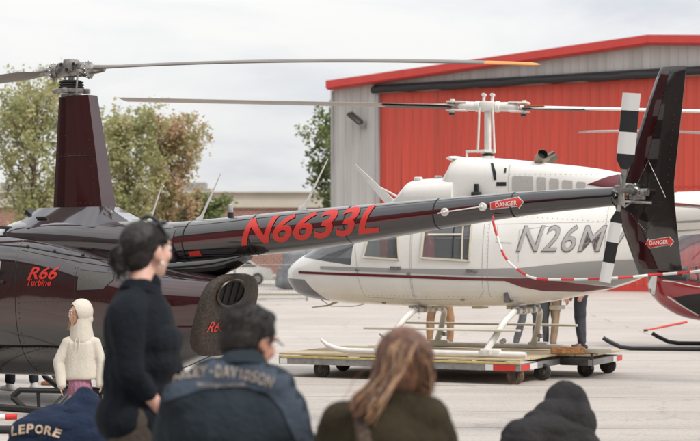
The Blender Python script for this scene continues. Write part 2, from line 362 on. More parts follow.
# ------------------------------------------------------------------ ground
def ground():
    m=bpy.data.materials.new('apron_concrete'); m.use_nodes=True; nt=m.node_tree; b=nt.nodes['Principled BSDF']; b.inputs['Roughness'].default_value=.85
    tc=nt.nodes.new('ShaderNodeTexCoord')
    def N(s,d=6,rough=.6,vec=None,dist=0):
        n=nt.nodes.new('ShaderNodeTexNoise'); n.inputs['Scale'].default_value=s; n.inputs['Detail'].default_value=d; n.inputs['Roughness'].default_value=rough; n.inputs['Distortion'].default_value=dist
        nt.links.new(vec or tc.outputs['Object'],n.inputs['Vector']); return n
    def ramp(src,a,b_):
        r=nt.nodes.new('ShaderNodeValToRGB'); r.color_ramp.elements[0].position=a[0]; r.color_ramp.elements[0].color=(*a[1],1)
        r.color_ramp.elements[1].position=b_[0]; r.color_ramp.elements[1].color=(*b_[1],1); nt.links.new(src,r.inputs['Fac']); return r
    def mul(a,b_,f=1):
        x=nt.nodes.new('ShaderNodeMix'); x.data_type='RGBA'; x.blend_type='MULTIPLY'; x.inputs[0].default_value=f
        nt.links.new(a,x.inputs[6]); nt.links.new(b_,x.inputs[7]); return x.outputs[2]
    base=ramp(N(.22,8,.65).outputs['Fac'],(.35,(.435,.398,.365)),(.68,(.52,.483,.45))).outputs[0]
    st=nt.nodes.new('ShaderNodeMapping'); st.inputs['Scale'].default_value=(.12,1.6,1); st.inputs['Rotation'].default_value=(0,0,R(4)); nt.links.new(tc.outputs['Object'],st.inputs['Vector'])
    streak=ramp(N(1,7,.7,st.outputs[0]).outputs['Fac'],(.3,(.86,.85,.84)),(.62,(1.06,1.05,1.04))).outputs[0]
    c=mul(base,streak)
    sp=ramp(N(28,4,.8).outputs['Fac'],(.34,(.78,.77,.76)),(.6,(1.05,1.05,1.05))).outputs[0]
    c=mul(c,sp)
    vo=nt.nodes.new('ShaderNodeTexVoronoi'); vo.inputs['Scale'].default_value=11; nt.links.new(tc.outputs['Object'],vo.inputs['Vector'])
    spots=ramp(vo.outputs['Distance'],(.05,(.66,.62,.58)),(.11,(1,1,1))).outputs[0]; c=mul(c,spots,.6)
    c=mul(c,ramp(N(.75,5,.65,None,.8).outputs['Fac'],(.60,(1,1,1)),(.72,(.80,.77,.74))).outputs[0],.8)
    # slab joints, wavering sealed lines
    wob=N(.5,4,.6); ad=nt.nodes.new('ShaderNodeVectorMath'); ad.operation='MULTIPLY_ADD'; ad.inputs[1].default_value=(.16,.16,0); nt.links.new(wob.outputs['Color'],ad.inputs[0])
    mp=nt.nodes.new('ShaderNodeMapping'); mp.inputs['Rotation'].default_value=(0,0,R(2.5)); nt.links.new(tc.outputs['Object'],mp.inputs['Vector']); nt.links.new(mp.outputs[0],ad.inputs[2])
    br=nt.nodes.new('ShaderNodeTexBrick'); br.inputs['Scale'].default_value=1; br.inputs['Brick Width'].default_value=9.; br.inputs['Row Height'].default_value=1.62
    br.inputs['Mortar Size'].default_value=.03; br.inputs['Mortar Smooth'].default_value=.5
    br.inputs['Color1'].default_value=(1,1,1,1); br.inputs['Color2'].default_value=(.95,.95,.95,1); br.inputs['Mortar'].default_value=(.58,.55,.53,1)
    nt.links.new(ad.outputs[0],br.inputs['Vector'])
    brk=N(.35,3); bf=nt.nodes.new('ShaderNodeMapRange'); bf.inputs['From Min'].default_value=.38; bf.inputs['From Max'].default_value=.50; nt.links.new(brk.outputs['Fac'],bf.inputs['Value'])
    x=nt.nodes.new('ShaderNodeMix'); x.data_type='RGBA'; x.blend_type='MULTIPLY'; nt.links.new(bf.outputs[0],x.inputs[0]); nt.links.new(c,x.inputs[6]); nt.links.new(br.outputs['Color'],x.inputs[7]); c=x.outputs[2]
    # hairline cracks
    v2=nt.nodes.new('ShaderNodeTexVoronoi'); v2.feature='DISTANCE_TO_EDGE'; v2.inputs['Scale'].default_value=.33; ad2=nt.nodes.new('ShaderNodeVectorMath'); ad2.operation='MULTIPLY_ADD'; ad2.inputs[1].default_value=(1.2,1.2,0)
    w2=N(.9,7,.7); nt.links.new(w2.outputs['Color'],ad2.inputs[0]); nt.links.new(tc.outputs['Object'],ad2.inputs[2]); nt.links.new(ad2.outputs[0],v2.inputs['Vector'])
    c=mul(c,ramp(v2.outputs['Distance'],(.003,(.60,.57,.55)),(.008,(1,1,1))).outputs[0],.4)
    nt.links.new(c,b.inputs['Base Color'])
    bp=nt.nodes.new('ShaderNodeBump'); bp.inputs['Strength'].default_value=.5; bp.inputs['Distance'].default_value=.01; nt.links.new(N(40,6,.7).outputs['Fac'],bp.inputs['Height']); nt.links.new(bp.outputs[0],b.inputs['Normal'])
    mb=MB(); mb.add([(-900,-120,0),(900,-120,0),(900,1600,0),(-900,1600,0)],[(0,1,2,3)]); struct(obj('ground',mb,m,None,0))
    road=mat('far_road',(.33,.315,.30),.9,var=.2,vs=.3); gm=mat('verge_grass',(.17,.165,.075),.95,var=.35,vs=.6,bump=.5,bs=4)
    mb=MB(); mb.add([(-200,58.5,.004),(-3,58.5,.004),(-3,61,.004),(-200,61,.004)],[(0,1,2,3)]); struct(obj('gravel_strip',mb,road,None,0))
    mb=MB(); mb.add([(-300,78,.004),(60,118,.004),(60,135,.004),(-300,135,.004)],[(0,1,2,3)]); struct(obj('grass_verge',mb,gm,None,0))
    # bumpy grass edge
    mb=MB(); mb.add([(-300,66,.008),(2,66,.008),(2,68.5,.008),(-300,68.5,.008)],[(0,1,2,3)]); struct(obj('grass_strip',mb,gm,None,0))
ground()

# ------------------------------------------------------------------ hangar
def hangar():
    t=thing('hangar','large metal hangar with red ribbed door, grey walls and red roof trim','hangar',(-.83,81,0),math.atan2(-.491,.871))
    t.rotation_euler=(0,0,math.atan2(-.491,.871))
    W,D=32.6,32.; ez,rz=9.95,11.05
    grey=mat('grey_siding',(.54,.52,.50),.5,.1,var=.10,vs=1.6,stretch=(1,1,.10),dirt=(.43,.41,.385)); red=mat('red_siding',(.60,.073,.046),.48,var=.16,vs=2.2,stretch=(1,1,.06),dirt=(.55,.078,.05))
    trim=mat('red_trim',(.58,.055,.045),.45,var=.1,vs=1.5)
    # front wall around the door opening
    mb=MB()
    dx0,dx1,dh=2.55,28.4,9.45
    mb.prism([(0,0),(dx0,0),(dx0,dh),(dx1,dh),(dx1,0),(W,0),(W,ez),(W/2,rz),(0,ez)],'y',0,.25)
    mb.box((.12,D/2+.2,ez/2),(.24,D,ez-.02)); mb.box((W-.12,D/2+.2,ez/2),(.24,D,ez-.02)); mb.box((W/2,D+.1,ez/2),(W-.5,.24,ez-.02))
    def top(x): return ez+(rz-ez)*(1-abs(x-W/2)/(W/2))
    x=.25
    while x<W:
        z0=0.02 if (x<dx0-.1 or x>dx1+.1) else dh+.02
        mb.add([(x-.035,0,z0),(x+.035,0,z0),(x+.018,-.035,z0),(x-.018,-.035,z0),(x-.035,0,top(x)-.05),(x+.035,0,top(x)-.05),(x+.018,-.035,top(x)-.05),(x-.018,-.035,top(x)-.05)],
               [(0,1,2,3),(4,7,6,5),(0,4,5,1),(1,5,6,2),(2,6,7,3),(3,7,4,0)])
        x+=.42
    obj('wall',mb,grey,t,0)
    mb=MB(); n=int((dx1-dx0)/.45)
    # ribbed door as a corrugated sheet
    prof=[]; x=dx0+.02
    while x<dx1-.45:
        prof+=[(x,.12),(x+.30,.12),(x+.335,.075),(x+.385,.075),(x+.42,.12)]; x+=.45
    prof.append((dx1-.02,.12))
    vs=[];fs=[]
    for i,(a,b) in enumerate(prof):
        for z in(.06,4.58,4.64,dh-.02): vs.append((a,b,z))
    for i in range(len(prof)-1):
        for k in(0,2): fs.append((4*i+k,4*i+4+k,4*i+5+k,4*i+1+k))
    mb.add(vs,fs); d=obj('hangar_door',mb,red,t,0)
    nt=red.node_tree; b=nt.nodes['Principled BSDF']; src=b.inputs['Base Color'].links[0].from_socket
    tc=nt.nodes.new('ShaderNodeTexCoord'); sp=nt.nodes.new('ShaderNodeSeparateXYZ'); nt.links.new(tc.outputs['Object'],sp.inputs[0]); m1=nt.nodes.new('ShaderNodeMath'); m1.operation='MULTIPLY'; m1.inputs[1].default_value=1/1.35; nt.links.new(sp.outputs['X'],m1.inputs[0])
    m2=nt.nodes.new('ShaderNodeMath'); m2.operation='FLOOR'; nt.links.new(m1.outputs[0],m2.inputs[0]); wn=nt.nodes.new('ShaderNodeTexWhiteNoise'); wn.noise_dimensions='1D'; nt.links.new(m2.outputs[0],wn.inputs['W'])
    mr=nt.nodes.new('ShaderNodeMapRange'); mr.inputs['To Min'].default_value=.94; mr.inputs['To Max'].default_value=1.03; nt.links.new(wn.outputs['Value'],mr.inputs['Value'])
    vm=nt.nodes.new('ShaderNodeVectorMath'); vm.operation='SCALE'; nt.links.new(src,vm.inputs[0]); nt.links.new(mr.outputs[0],vm.inputs['Scale']); nt.links.new(vm.outputs[0],b.inputs['Base Color'])
    mb=MB(); mb.box(((dx0+dx1)/2,.13,4.61),(dx1-dx0-.05,.05,.10)); mb.box(((dx0+dx1)/2,.05,.12),(dx1-dx0-.05,.08,.22)); obj('door_rail',mb,trim,d,0)
    mb=MB(); pts=[]; 
    for i in range(40):
        x=dx0-.25+(dx1-dx0+.5)*i/39; pts.append((x,-.22,dh+.14+.025*math.sin(i*1.7)+.02*math.sin(i*.6)))
    mb.tube(pts,[.17+.02*math.sin(i*2.3) for i in range(40)],10); mb.box(((dx0+dx1)/2,-.10,dh+.33),(dx1-dx0+.4,.18,.12))
    obj('header_roll',mb,mat('black_canvas',(.022,.021,.022),.6,bump=.6,bs=4),t)
    rf=MB()
    for s in(0,1):
        a=(-.04,ez-.02) if s==0 else (W+.04,ez-.02)
        rf.add([(a[0],-.5,a[1]+.06),(W/2,-.5,rz+.08),(W/2,D+.4,rz+.08),(a[0],D+.4,a[1]+.06),(a[0],-.5,a[1]+.17),(W/2,-.5,rz+.20),(W/2,D+.4,rz+.20),(a[0],D+.4,a[1]+.17)],
               [(0,1,2,3),(4,7,6,5),(0,4,5,1),(3,2,6,7),(0,3,7,4),(1,5,6,2)])
    obj('roof',rf,mat('roof_metal',(.45,.44,.43),.4,.3),t,0)
    fm=MB()
    for (xa,za,xb,zb) in((-.06,ez,W/2-.004,rz+.065),(W/2+.004,rz+.065,W+.1,ez)):
        fm.add([(xa,-.62,za-.17),(xb,-.62,zb-.17),(xb,-.505,zb-.17),(xa,-.505,za-.17),(xa,-.62,za+.19),(xb,-.62,zb+.19),(xb,-.505,zb+.19),(xa,-.505,za+.19)],
               [(0,1,2,3),(4,7,6,5),(0,4,5,1),(3,2,6,7),(0,3,7,4),(1,5,6,2)])
        fm.add([(xa,-.50,za-.23),(xb,-.50,zb-.23),(xb,-.06,zb-.23),(xa,-.06,za-.23),(xa,-.50,za-.17),(xb,-.50,zb-.17),(xb,-.06,zb-.17),(xa,-.06,za-.17)],
               [(0,1,2,3),(4,7,6,5),(0,4,5,1),(3,2,6,7),(0,3,7,4),(1,5,6,2)])
    obj('roof_trim',fm,trim,t,0)
    cm=MB(); cm.box((-.03,-.02,ez/2-.1),(.10,.14,ez-.3)); cm.box((dx0-.06,-.06,dh/2),(.14,.07,dh)); obj('corner_trim',cm,mat('corner_grey',(.40,.39,.38),.5),t,0)
    l=tag(bpy.data.objects.new('floodlight',None),'grey floodlight bracketed high on the pale hangar wall','floodlight'); COL.objects.link(l)
    l.scale=(1.35,1.35,1.35); l.location=(.42,80.2,8.10); l.rotation_euler=(0,0,math.atan2(-.491,.871))
    mb=MB(); mb.box((-.02,-.22,.12),(.62,.30,.10),Matrix.Rotation(R(38),3,'Y')@Matrix.Rotation(R(20),3,'X'),.02); obj('lamp_housing',mb,M['dkmetal'],l)
    mb=MB(); mb.box((-.05,-.24,.05),(.52,.24,.02),Matrix.Rotation(R(38),3,'Y')@Matrix.Rotation(R(20),3,'X')); obj('lens',mb,mat('lamp_lens',(.55,.55,.52),.2),l)
    mb=MB(); mb.box((.22,-.06,-.1),(.16,.10,.3),None,.01); mb.tube([(.22,-.05,-.02),(.15,-.18,.0),(.05,-.2,.06)],.025,8); obj('bracket',mb,M['galv'],l)
hangar()

# ------------------------------------------------------------------ far building, fence, vehicles
def brickmat():
    m=bpy.data.materials.new('red_brick'); m.use_nodes=True; nt=m.node_tree; b=nt.nodes['Principled BSDF']; b.inputs['Roughness'].default_value=.9
    tc=nt.nodes.new('ShaderNodeTexCoord'); mp=nt.nodes.new('ShaderNodeMapping'); mp.inputs['Rotation'].default_value=(R(-90),0,0); nt.links.new(tc.outputs['Object'],mp.inputs[0])
    br=nt.nodes.new('ShaderNodeTexBrick'); br.inputs['Scale'].default_value=1; br.inputs['Brick Width'].default_value=.5; br.inputs['Row Height'].default_value=.22; br.inputs['Mortar Size'].default_value=.02
    br.inputs['Color1'].default_value=(.30,.13,.095,1); br.inputs['Color2'].default_value=(.24,.10,.075,1); br.inputs['Mortar'].default_value=(.36,.30,.26,1)
    nt.links.new(mp.outputs[0],br.inputs['Vector']); nt.links.new(br.outputs['Color'],b.inputs['Base Color']); return m
def far():
    t=thing('brick_building','long low red brick building with a tan upper band far behind the fence','building',(-26,150,0))
    mb=MB(); mb.box((0,10,3.03),(92,20,6.06)); obj('wall',mb,brickmat(),t,0)
    mb=MB(); mb.box((0,10,6.72),(92.4,20.4,1.3)); mb.box((0,9.9,7.45),(92.8,20.8,.14)); obj('parapet',mb,mat('tan_panel',(.50,.45,.38),.8,var=.1,vs=.5),t,0)
    for x in (-28,-9,22):
        mb=MB(); mb.box((x,-.03,1.2),(1.4,.10,2.4)); obj('door',mb,M['galv'],t,0)
    for x in (-6,4,11):
        mb=MB(); mb.box((x,8,8.1),(2.6,2.2,1.2),None,.05); obj('roof_unit',mb,M['galv'],t,0)
    f=thing('chain_link_fence','tall galvanised chain link fence running across the far side of the apron','fence',(0,0,0))
    x=-34.
    Y=lambda x: 57.5+x*.06
    while x<-1.0:
        mb=MB(); mb.cyl((x,Y(x),0),(x,Y(x),2.5),.04,8); mb.ell((x,Y(x),2.52),.05,None,8,5); obj('post',mb,M['galv'],f); x+=2.5
    for z in(.08,1.25,2.45):
        mb=MB(); mb.cyl((-34,Y(-34)-.06,z),(-1.5,Y(-1.5)-.06,z),.022,6); obj('rail',mb,M['galv'],f)
    mb=MB(); x=-34.
    while x<-1.5:
        for s in(1,-1):
            a,b_=(x,x+2.4*s*.55)
            if -34<=b_<=-1.5: mb.tube([(a,Y(a)+.03*s,.06),(b_,Y(b_)+.03*s,2.44)],.0035,3,False)
        x+=.11
    obj('chain_link_mesh',mb,M['galv'],f,0)
    # tarpaulin covered machine
    mb=MB(); mb.box((0,0,.95),(2.0,1.6,1.7),None,.2); mb.box((-.75,0,.5),(1.1,1.4,1.0),Matrix.Rotation(.15,3,'Y'),.12); mb.ell((.3,0,1.75),(.8,.6,.3))
    me=remesh(mb,.06,6); jitter(me,.05,2.2); me.transform(Matrix.Translation((0,0,.0)))
    o=link('covered_machine',me,M['tarp'],None,60); o.location=((304-350)/FPX*78,78,0.01); tag(o,'tall machine wrapped in dark grey tarpaulin standing beyond the fence','covered machine')
    # white far car
    t=thing('parked_car','white car with dark windows parked far away behind the fence','car',((232-350)/FPX*92,92,0),R(8))
    prof=[(-2.2,.35),(-2.2,.75),(-2.0,.92),(-1.4,1.0),(-.8,1.42),(.7,1.46),(1.5,1.02),(2.1,.9),(2.25,.6),(2.2,.32)]
    mb=MB(); mb.loft([[(x,y*s,z if s==1 or z<1.05 else z-.03) for x,z in prof] for y,s in((-.85,.97),(-.8,1),(.8,1),(.85,.97))]); obj('body',mb,M['white'],t)
    mb=MB(); mb.prism([(-1.25,1.02),(-.75,1.36),(.65,1.39),(1.3,1.03)],'y',-.865,.865); obj('side_window',mb,M['plasticblk'],t,0)
    for x in(-1.4,1.35):
        for y in(-.8,.8):
            mb=MB(); mb.cyl((x,y-.1,.33),(x,y+.1,.33),.33,20); wq=obj('wheel',mb,M['rubber'],t); mb=MB(); mb.cyl((x,y-.11,.33),(x,y+.11,.33),.19,14); obj('rim',mb,M['steel'],wq)

def added_back_hangar():  # unseen, added to give the gloss paint a dark reflection
    t=thing('hangar','added dark hangar, unseen behind the spectators, to darken gloss reflections','hangar',(0,-26,0),PI)
    mb=MB(); mb.box((0,12,14.4),(110,24,1.2)); mb.box((0,24,7),(110,.3,14))
    for x in(-54.8,-27,0,27,54.8): mb.box((x,12,6.9),(.6,24,13.8))
    obj('wall',mb,mat('dark_siding',(.10,.095,.09),.7,var=.3,vs=.5),t,0)
    mb=MB(); mb.box((0,-.3,13.6),(110,.35,2.6)); obj('fascia',mb,mat('grey_fascia',(.2,.19,.18),.6),t,0)
    for x in(-20,14,35):
        mb=MB(); mb.box((x,.1,6.),(7,.2,12.0)); obj('sliding_door',mb,bpy.data.materials['grey_fascia'],t,0)
def added_side_hangar():  # added out of view so the maroon paint mirrors something dark
    t=thing('hangar','added dark hangar row, unseen to the left, to darken gloss reflections','hangar',(-27,4,0),R(90))
    mb=MB(); mb.box((0,10,6.5),(76,20,13)); obj('wall',mb,bpy.data.materials['dark_siding'],t,0)
    for x in(-24,-6,14,28): mb=MB(); mb.box((x,-.06,3.5),(9,.1,7)); obj('sliding_door',mb,mat('dark_door',(.03,.028,.03),.6) if x==-24 else bpy.data.materials['dark_door'],t,0)
    mb=MB(); mb.box((0,9.8,13.2),(77,20.8,.4)); obj('roof',mb,bpy.data.materials['grey_fascia'],t,0)
def remesh(mb,vox,smooth=6,fac=.5):
    me=mb.mesh('r'); o=bpy.data.objects.new('r',me); COL.objects.link(o)
    m=o.modifiers.new('r','REMESH'); m.mode='VOXEL'; m.voxel_size=vox
    if smooth: s=o.modifiers.new('s','SMOOTH'); s.iterations=smooth; s.factor=fac
    out=evalmesh(o); drop(o); return out
def jitter(me,amp,freq,aniso=(1,1,1),seed=0):
    me.update(); ns=[v.normal.copy() for v in me.vertices]
    for v,n in zip(me.vertices,ns):
        p=Vector((v.co.x*aniso[0],v.co.y*aniso[1],v.co.z*aniso[2]))*freq+Vector((seed*7.3,seed*1.7,0))
        k=noise.noise(p)+.5*noise.noise(p*2.1); k=k if k<0 else k*.7
        v.co+=n*amp*k
    me.update()
far()
added_back_hangar(); added_side_hangar()

# ------------------------------------------------------------------ trees
def leafmat(name,cols):
    m=bpy.data.materials.new(name); m.use_nodes=True; nt=m.node_tree; b=nt.nodes['Principled BSDF']; b.inputs['Roughness'].default_value=.6
    g=nt.nodes.new('ShaderNodeNewGeometry'); r=nt.nodes.new('ShaderNodeValToRGB'); e=r.color_ramp.elements
    e[0].position=0; e[0].color=(*cols[0],1); e[1].position=1; e[1].color=(*cols[-1],1)
    for i,c in enumerate(cols[1:-1]): k=e.new((i+1)/(len(cols)-1)); k.color=(*c,1)
    # clumps of turned leaves: mix per-leaf random with a large scale noise
    tc=nt.nodes.new('ShaderNodeTexCoord'); n=nt.nodes.new('ShaderNodeTexNoise'); n.inputs['Scale'].default_value=.75; n.inputs['Detail'].default_value=3; nt.links.new(tc.outputs['Object'],n.inputs['Vector'])
    mr=nt.nodes.new('ShaderNodeMapRange'); mr.inputs['From Min'].default_value=.33; mr.inputs['From Max'].default_value=.67; nt.links.new(n.outputs['Fac'],mr.inputs['Value'])
    a=nt.nodes.new('ShaderNodeMix'); a.data_type='FLOAT'; a.inputs[0].default_value=.35; nt.links.new(mr.outputs[0],a.inputs[2]); nt.links.new(g.outputs['Random Per Island'],a.inputs[3])
    nt.links.new(a.outputs[0],r.inputs['Fac']); nt.links.new(r.outputs[0],b.inputs['Base Color'])
    # thin leaves let light through
    o=nt.nodes['Material Output']; tr=nt.nodes.new('ShaderNodeBsdfTranslucent'); nt.links.new(r.outputs[0],tr.inputs[0]); mx=nt.nodes.new('ShaderNodeMixShader'); mx.inputs[0].default_value=.45
    nt.links.new(b.outputs[0],mx.inputs[1]); nt.links.new(tr.outputs[0],mx.inputs[2]); nt.links.new(mx.outputs[0],o.inputs['Surface']); return m
M['bark']=mat('bark',(.13,.10,.08),.9,var=.4,vs=6,bump=.5,bs=12)
LF_G=leafmat('leaves_turning',[(.26,.29,.13),(.36,.38,.17),(.47,.45,.23),(.56,.44,.26)])
LF_O=leafmat('leaves_orange',[(.32,.33,.15),(.44,.40,.20),(.55,.40,.25),(.55,.33,.25)])
LF_D=leafmat('leaves_green',[(.12,.165,.06),(.19,.23,.085),(.26,.29,.11)])
def tree(label,X,Y,h,crw,lm,seed,low=.16,leaves=8000,name='maple_tree',ls=.1,bush=False):
    rnd=random.Random(seed); t=thing(name,label,'tree' if not bush else 'shrub',(X,Y,0),0,'trees beyond the apron')
    mb=MB(); tips=[]
    top=Vector((rnd.uniform(-.1,.1),0,h*.9))
    tr=[Vector((0,0,0)),Vector((.05,0,h*.2)),Vector((-.05,.05,h*.45)),Vector((.05,0,h*.7)),top]
    mb.tube(tr,[h*.02,h*.016,h*.012,h*.007,h*.002],9)
    nb=30 if not bush else 16
    for i in range(nb):
        f=low+(.92-low)*(i/nb)**.9; z=h*f; a=i*2.4+rnd.uniform(-.4,.4)
        prof=math.sin(min(1,(f-low+.10)/(.55))*PI/2)*(1-max(0,f-.45)**1.35*1.5)
        L=crw*.85*max(.22,prof)*rnd.uniform(.78,1.12); rise=rnd.uniform(.8,1.5)
        p0=Vector((0,0,z)); p=[p0]
        for k in range(1,5):
            s=k/4; p.append(p0+Vector((math.cos(a)*L*s,math.sin(a)*L*s,L*rise*s**1.1))+Vector((rnd.uniform(-.1,.1),rnd.uniform(-.1,.1),rnd.uniform(-.05,.1)))*s)
        r0=h*.006*(1.3-f); mb.tube(p,[r0,r0*.8,r0*.6,r0*.4,r0*.2],5)
        for s in(.3,.45,.6,.75,.9,1.0):
            q=p0.lerp(p[-1],s); w_=.30+.28*(1-abs(s-.6))
            tips.append((q,w_))
            for j in range(2):
                d=Vector((rnd.gauss(0,1),rnd.gauss(0,1),rnd.gauss(.5,.7))).normalized()*rnd.uniform(.3,.8)*crw/2.4
                e_=q+d; mb.tube([q,q.lerp(e_,.5)+Vector((0,0,.05)),e_],[r0*.4,r0*.25,r0*.12],4,False); tips.append((e_,.22)); tips.append((q+d*.55,.25))
    obj('trunk',mb,M['bark'],t)
    cb=MB(); per=leaves//len(tips)+1
    for q,w_ in tips:
        if rnd.random()<.26: continue
        k=int(per*rnd.uniform(.4,1.7))
        for _ in range(k):
            g3=[max(-2.,min(2.,rnd.gauss(0,1))) for _ in range(3)]; c=q+Vector((g3[0]*w_*.72,g3[1]*w_*.72,g3[2]*w_*.85))*(crw/2.6)
            if c.z<.25: continue
            u=Vector((rnd.gauss(0,1),rnd.gauss(0,1),rnd.gauss(0,.7))).normalized(); v=u.cross(Vector((rnd.gauss(0,1),rnd.gauss(0,1),rnd.gauss(0,1)))).normalized()
            s=ls*rnd.uniform(.6,1.3); cb.add([c-u*s*.6,c+v*s*.42,c+u*s*.75,c-v*s*.42],[(0,1,2,3)])
    me=cb.mesh('crown',False); link('crown',me,lm,t,0)
def tp(px,d): return (px-350)/FPX*d
tree('tall maple turning yellow, leftmost tree behind the maroon mast fairing',tp(33,60),60,7.75,2.2,LF_G,3,.25,11000,ls=.12)
tree('yellow green maple just right of the maroon mast fairing',tp(126,62),62,6.6,1.9,LF_G,5,.20,10000,ls=.12)
tree('maple with reddish orange top, second tree right of the mast fairing',tp(170,64),64,6.9,1.8,LF_O,8,.18,10000,ls=.12)
tree('dark green bushy tree partly hidden behind the pale hangar corner',tp(345,90),90,9.0,2.5,LF_D,12,.14,11000,'green_tree',.19)
tree('low dense green shrub at the foot of the orange maple',tp(207,66),66,3.6,1.5,LF_D,15,.05,6000,'green_shrub',.14,True)
tree('small low green shrub between the two right maples',tp(158,68),68,3.0,1.5,LF_D,19,.05,5000,'green_shrub',.14,True)

# ================================================================== dark maroon helicopter (near)
FA=Frame(-2.87,17.0,34.5)
def rotor_blade(name,root,ang,r0,r1,chord,z0,droop,slope,m,parent,tipm=None,tipr=.5,th=.10,pitch=4,segs=24,underm=None):
    """airfoil blade running out from the mast at local angle ang"""
    prof=[(-.5,0),(-.46,.42),(-.35,.8),(-.1,1.),(.2,.62),(.5,.06),(.5,-.06),(.1,-.4),(-.3,-.5),(-.46,-.3)]
    ca,sa=math.cos(ang),math.sin(ang); pr=R(pitch)
    def ring(r,c,t):
        out=[]
        for a,b in prof:
            y=a*chord*c; z=b*chord*th*t
            y,z=y*math.cos(pr)-z*math.sin(pr),y*math.sin(pr)+z*math.cos(pr)
            out.append((root[0]+ca*r-sa*y,root[1]+sa*r+ca*y,z0+slope*r-droop*r*r+z))
        return out
    rt=r1-tipr if tipm else r1
    rs=[(r0,.45,1.6),(r0+.12,.6,1.3),(r0+.3,1,1)]+[(r0+.3+(rt-r0-.3)*i/segs,1,1) for i in range(1,segs+1)]
    mb=MB(); mb.loft([ring(*a) for a in rs]); b=obj(name,mb,m,parent,50)
    if tipm:
        mb=MB(); mb.loft([ring(rt+.001,1,1),ring(rt+tipr*.5,1,1),ring(r1-.06,.98,.95),ring(r1-.02,.85,.7),ring(r1,.6,.4)]); obj('blade_tip',mb,tipm,b,50)
    return b
def dark_heli():
    t=thing('helicopter','dark maroon and black helicopter in front, its long tail boom reaching across the picture','helicopter',(FA.O[0],FA.O[1],0),FA.rz)
    # main cabin body
    def sh(x,z):
        k=max(0,min(1,(-1.2-x)/1.0)); return k*(.95-z)*-.0+k*(.34)*(0.95-z)*1.0
    st=[(2.55,.72,.95,.06,2.,.5),(2.45,.50,1.15,.28,2.1,.45),(2.1,.33,1.40,.50,2.2,.45),(1.6,.27,1.68,.62,2.4,.46),(1.0,.26,1.80,.655,2.6,.52),(.4,.27,1.80,.655,2.6,.56),
        (0,.28,1.76,.65,2.6,.60),(-.4,.29,1.68,.64,2.6,.62),(-.8,.31,1.56,.62,2.6,.64),(-1.2,.35,1.46,.58,2.6,.64),(-1.5,.40,1.39,.53,2.7,.62),(-1.85,.50,1.34,.45,2.8,.58),(-2.06,.56,1.31,.39,2.9,.55)]
    mb=MB(); mb.loft(body_rings(st,56,5,1.,sh)); body=obj('fuselage',mb,M['cherry'],t,50); T=bvh(body.data)
    # upper fairing that narrows into the boom
    st=[(.75,1.5,1.86,.30,2.2,.5),(.5,1.45,1.90,.42,2.3,.5),(0,1.42,1.92,.46,2.3,.5),(-.5,1.42,1.90,.42,2.2,.5),(-.9,1.40,1.87,.34,2.1,.5),(-1.25,1.38,1.84,.26,2.,.5),(-1.55,1.38,1.84,.23,2.,.5)]
    mb=MB(); mb.loft(body_rings(st,40,4)); up=obj('upper_fairing',mb,M['cowlgrey'],t,50)
    # faceted mast cowling
    mb=MB()
    lo=[(.52,.33),(.20,.42),(-.62,.34),(-1.02,.14),(-1.02,-.14),(-.62,-.34),(.20,-.42),(.52,-.33)]
    hi=[(.30,.17),(.16,.20),(-.50,.17),(-.58,.08),(-.58,-.08),(-.50,-.17),(.16,-.20),(.30,-.17)]
    mb.loft([[(x,y,1.76) for x,y in lo],[(x,y,1.80) for x,y in lo],[(x,y,2.005) for x,y in hi]]); obj('mast_cowl',mb,M['cowlgrey'],t,25)
    mb=MB(); mb.box((.385,.16,1.945),(.10,.16,.045),Matrix.Rotation(R(-35),3,'Y')); obj('air_scoop',mb,M['black'],t); mb=MB(); mb.box((.10,.325,1.90),(.14,.03,.02)); obj('side_slot',mb,M['black'],t)
    # mast fairing, airfoil section
    def pyr(z,x0,x1,h):
        pts=[]
        n=14
        for i in range(n+1):
            u=i/n; x=x0+(x1-x0)*u; y=h*(1.85*math.sqrt(max(u,0))-1.55*u-.0*u*u) if u<.36 else h*(1-((u-.36)/.64)**1.6*.45)
            pts.append((x,max(y,0),z))
        return [(a,b,c) for a,b,c in pts]+[(a,-b,c) for a,b,c in pts[::-1][:-1]]
    mb=MB(); mb.loft([pyr(2.006,.24,-.52,.19),pyr(2.4,.215,-.45,.165),pyr(2.8,.19,-.37,.14),pyr(3.15,.165,-.30,.12)]); py=obj('mast_fairing',mb,M['pylon'],t,30); TP=bvh(py.data)
    rv=[(.10-.02*k/4,2.05+k*.1) for k in range(11)]+[(-.44+k*.015,2.06+k*.09) for k in range(12)]+[(-.05-.0*k,2.3+.22*k) for k in range(4)]+[(.12-.06*k,2.55) for k in range(8)]+[(.14-.06*k,2.045) for k in range(10)]
    rivets(rv,TP,py,M['dkmetal']); seam('panel_line',[(.2,2.53),(-.42,2.53)],TP,py,M['black'],w=.004)
    # rotor head
    h=t; mb=MB(); mb.cyl((0,0,3.1),(0,0,3.36),.032,16); obj('mast',mb,M['steel'],h)
    mb=MB(); mb.tube([(0,0,3.145),(0,0,3.17)],.11,24); mb.tube([(0,0,3.19),(0,0,3.225),(0,0,3.235)],[.155,.165,.13],28)
    for k in range(4):
        a=k*PI/2+.4; mb.box((math.cos(a)*.165,math.sin(a)*.165,3.205),(.07,.05,.05),Matrix.Rotation(a,3,'Z'),.008)
    obj('swashplate',mb,M['alu'],h)
    mb=MB()
    for i,r_ in enumerate((.13,.115,.13,.11,.125,.10)): mb.tube([(0,0,3.242+i*.013),(0,0,3.251+i*.013)],r_,24)
    obj('rubber_boot',mb,M['rubber'],h)
    ang=math.atan2(-.171,-.985)
    RM=Matrix.Rotation(ang,3,'Z')
    mb=MB(); mb.box((0,0,3.43),(.30,.10,.15),RM,.02); mb.box((0,0,3.47),(.12,.14,.13),RM,.015)
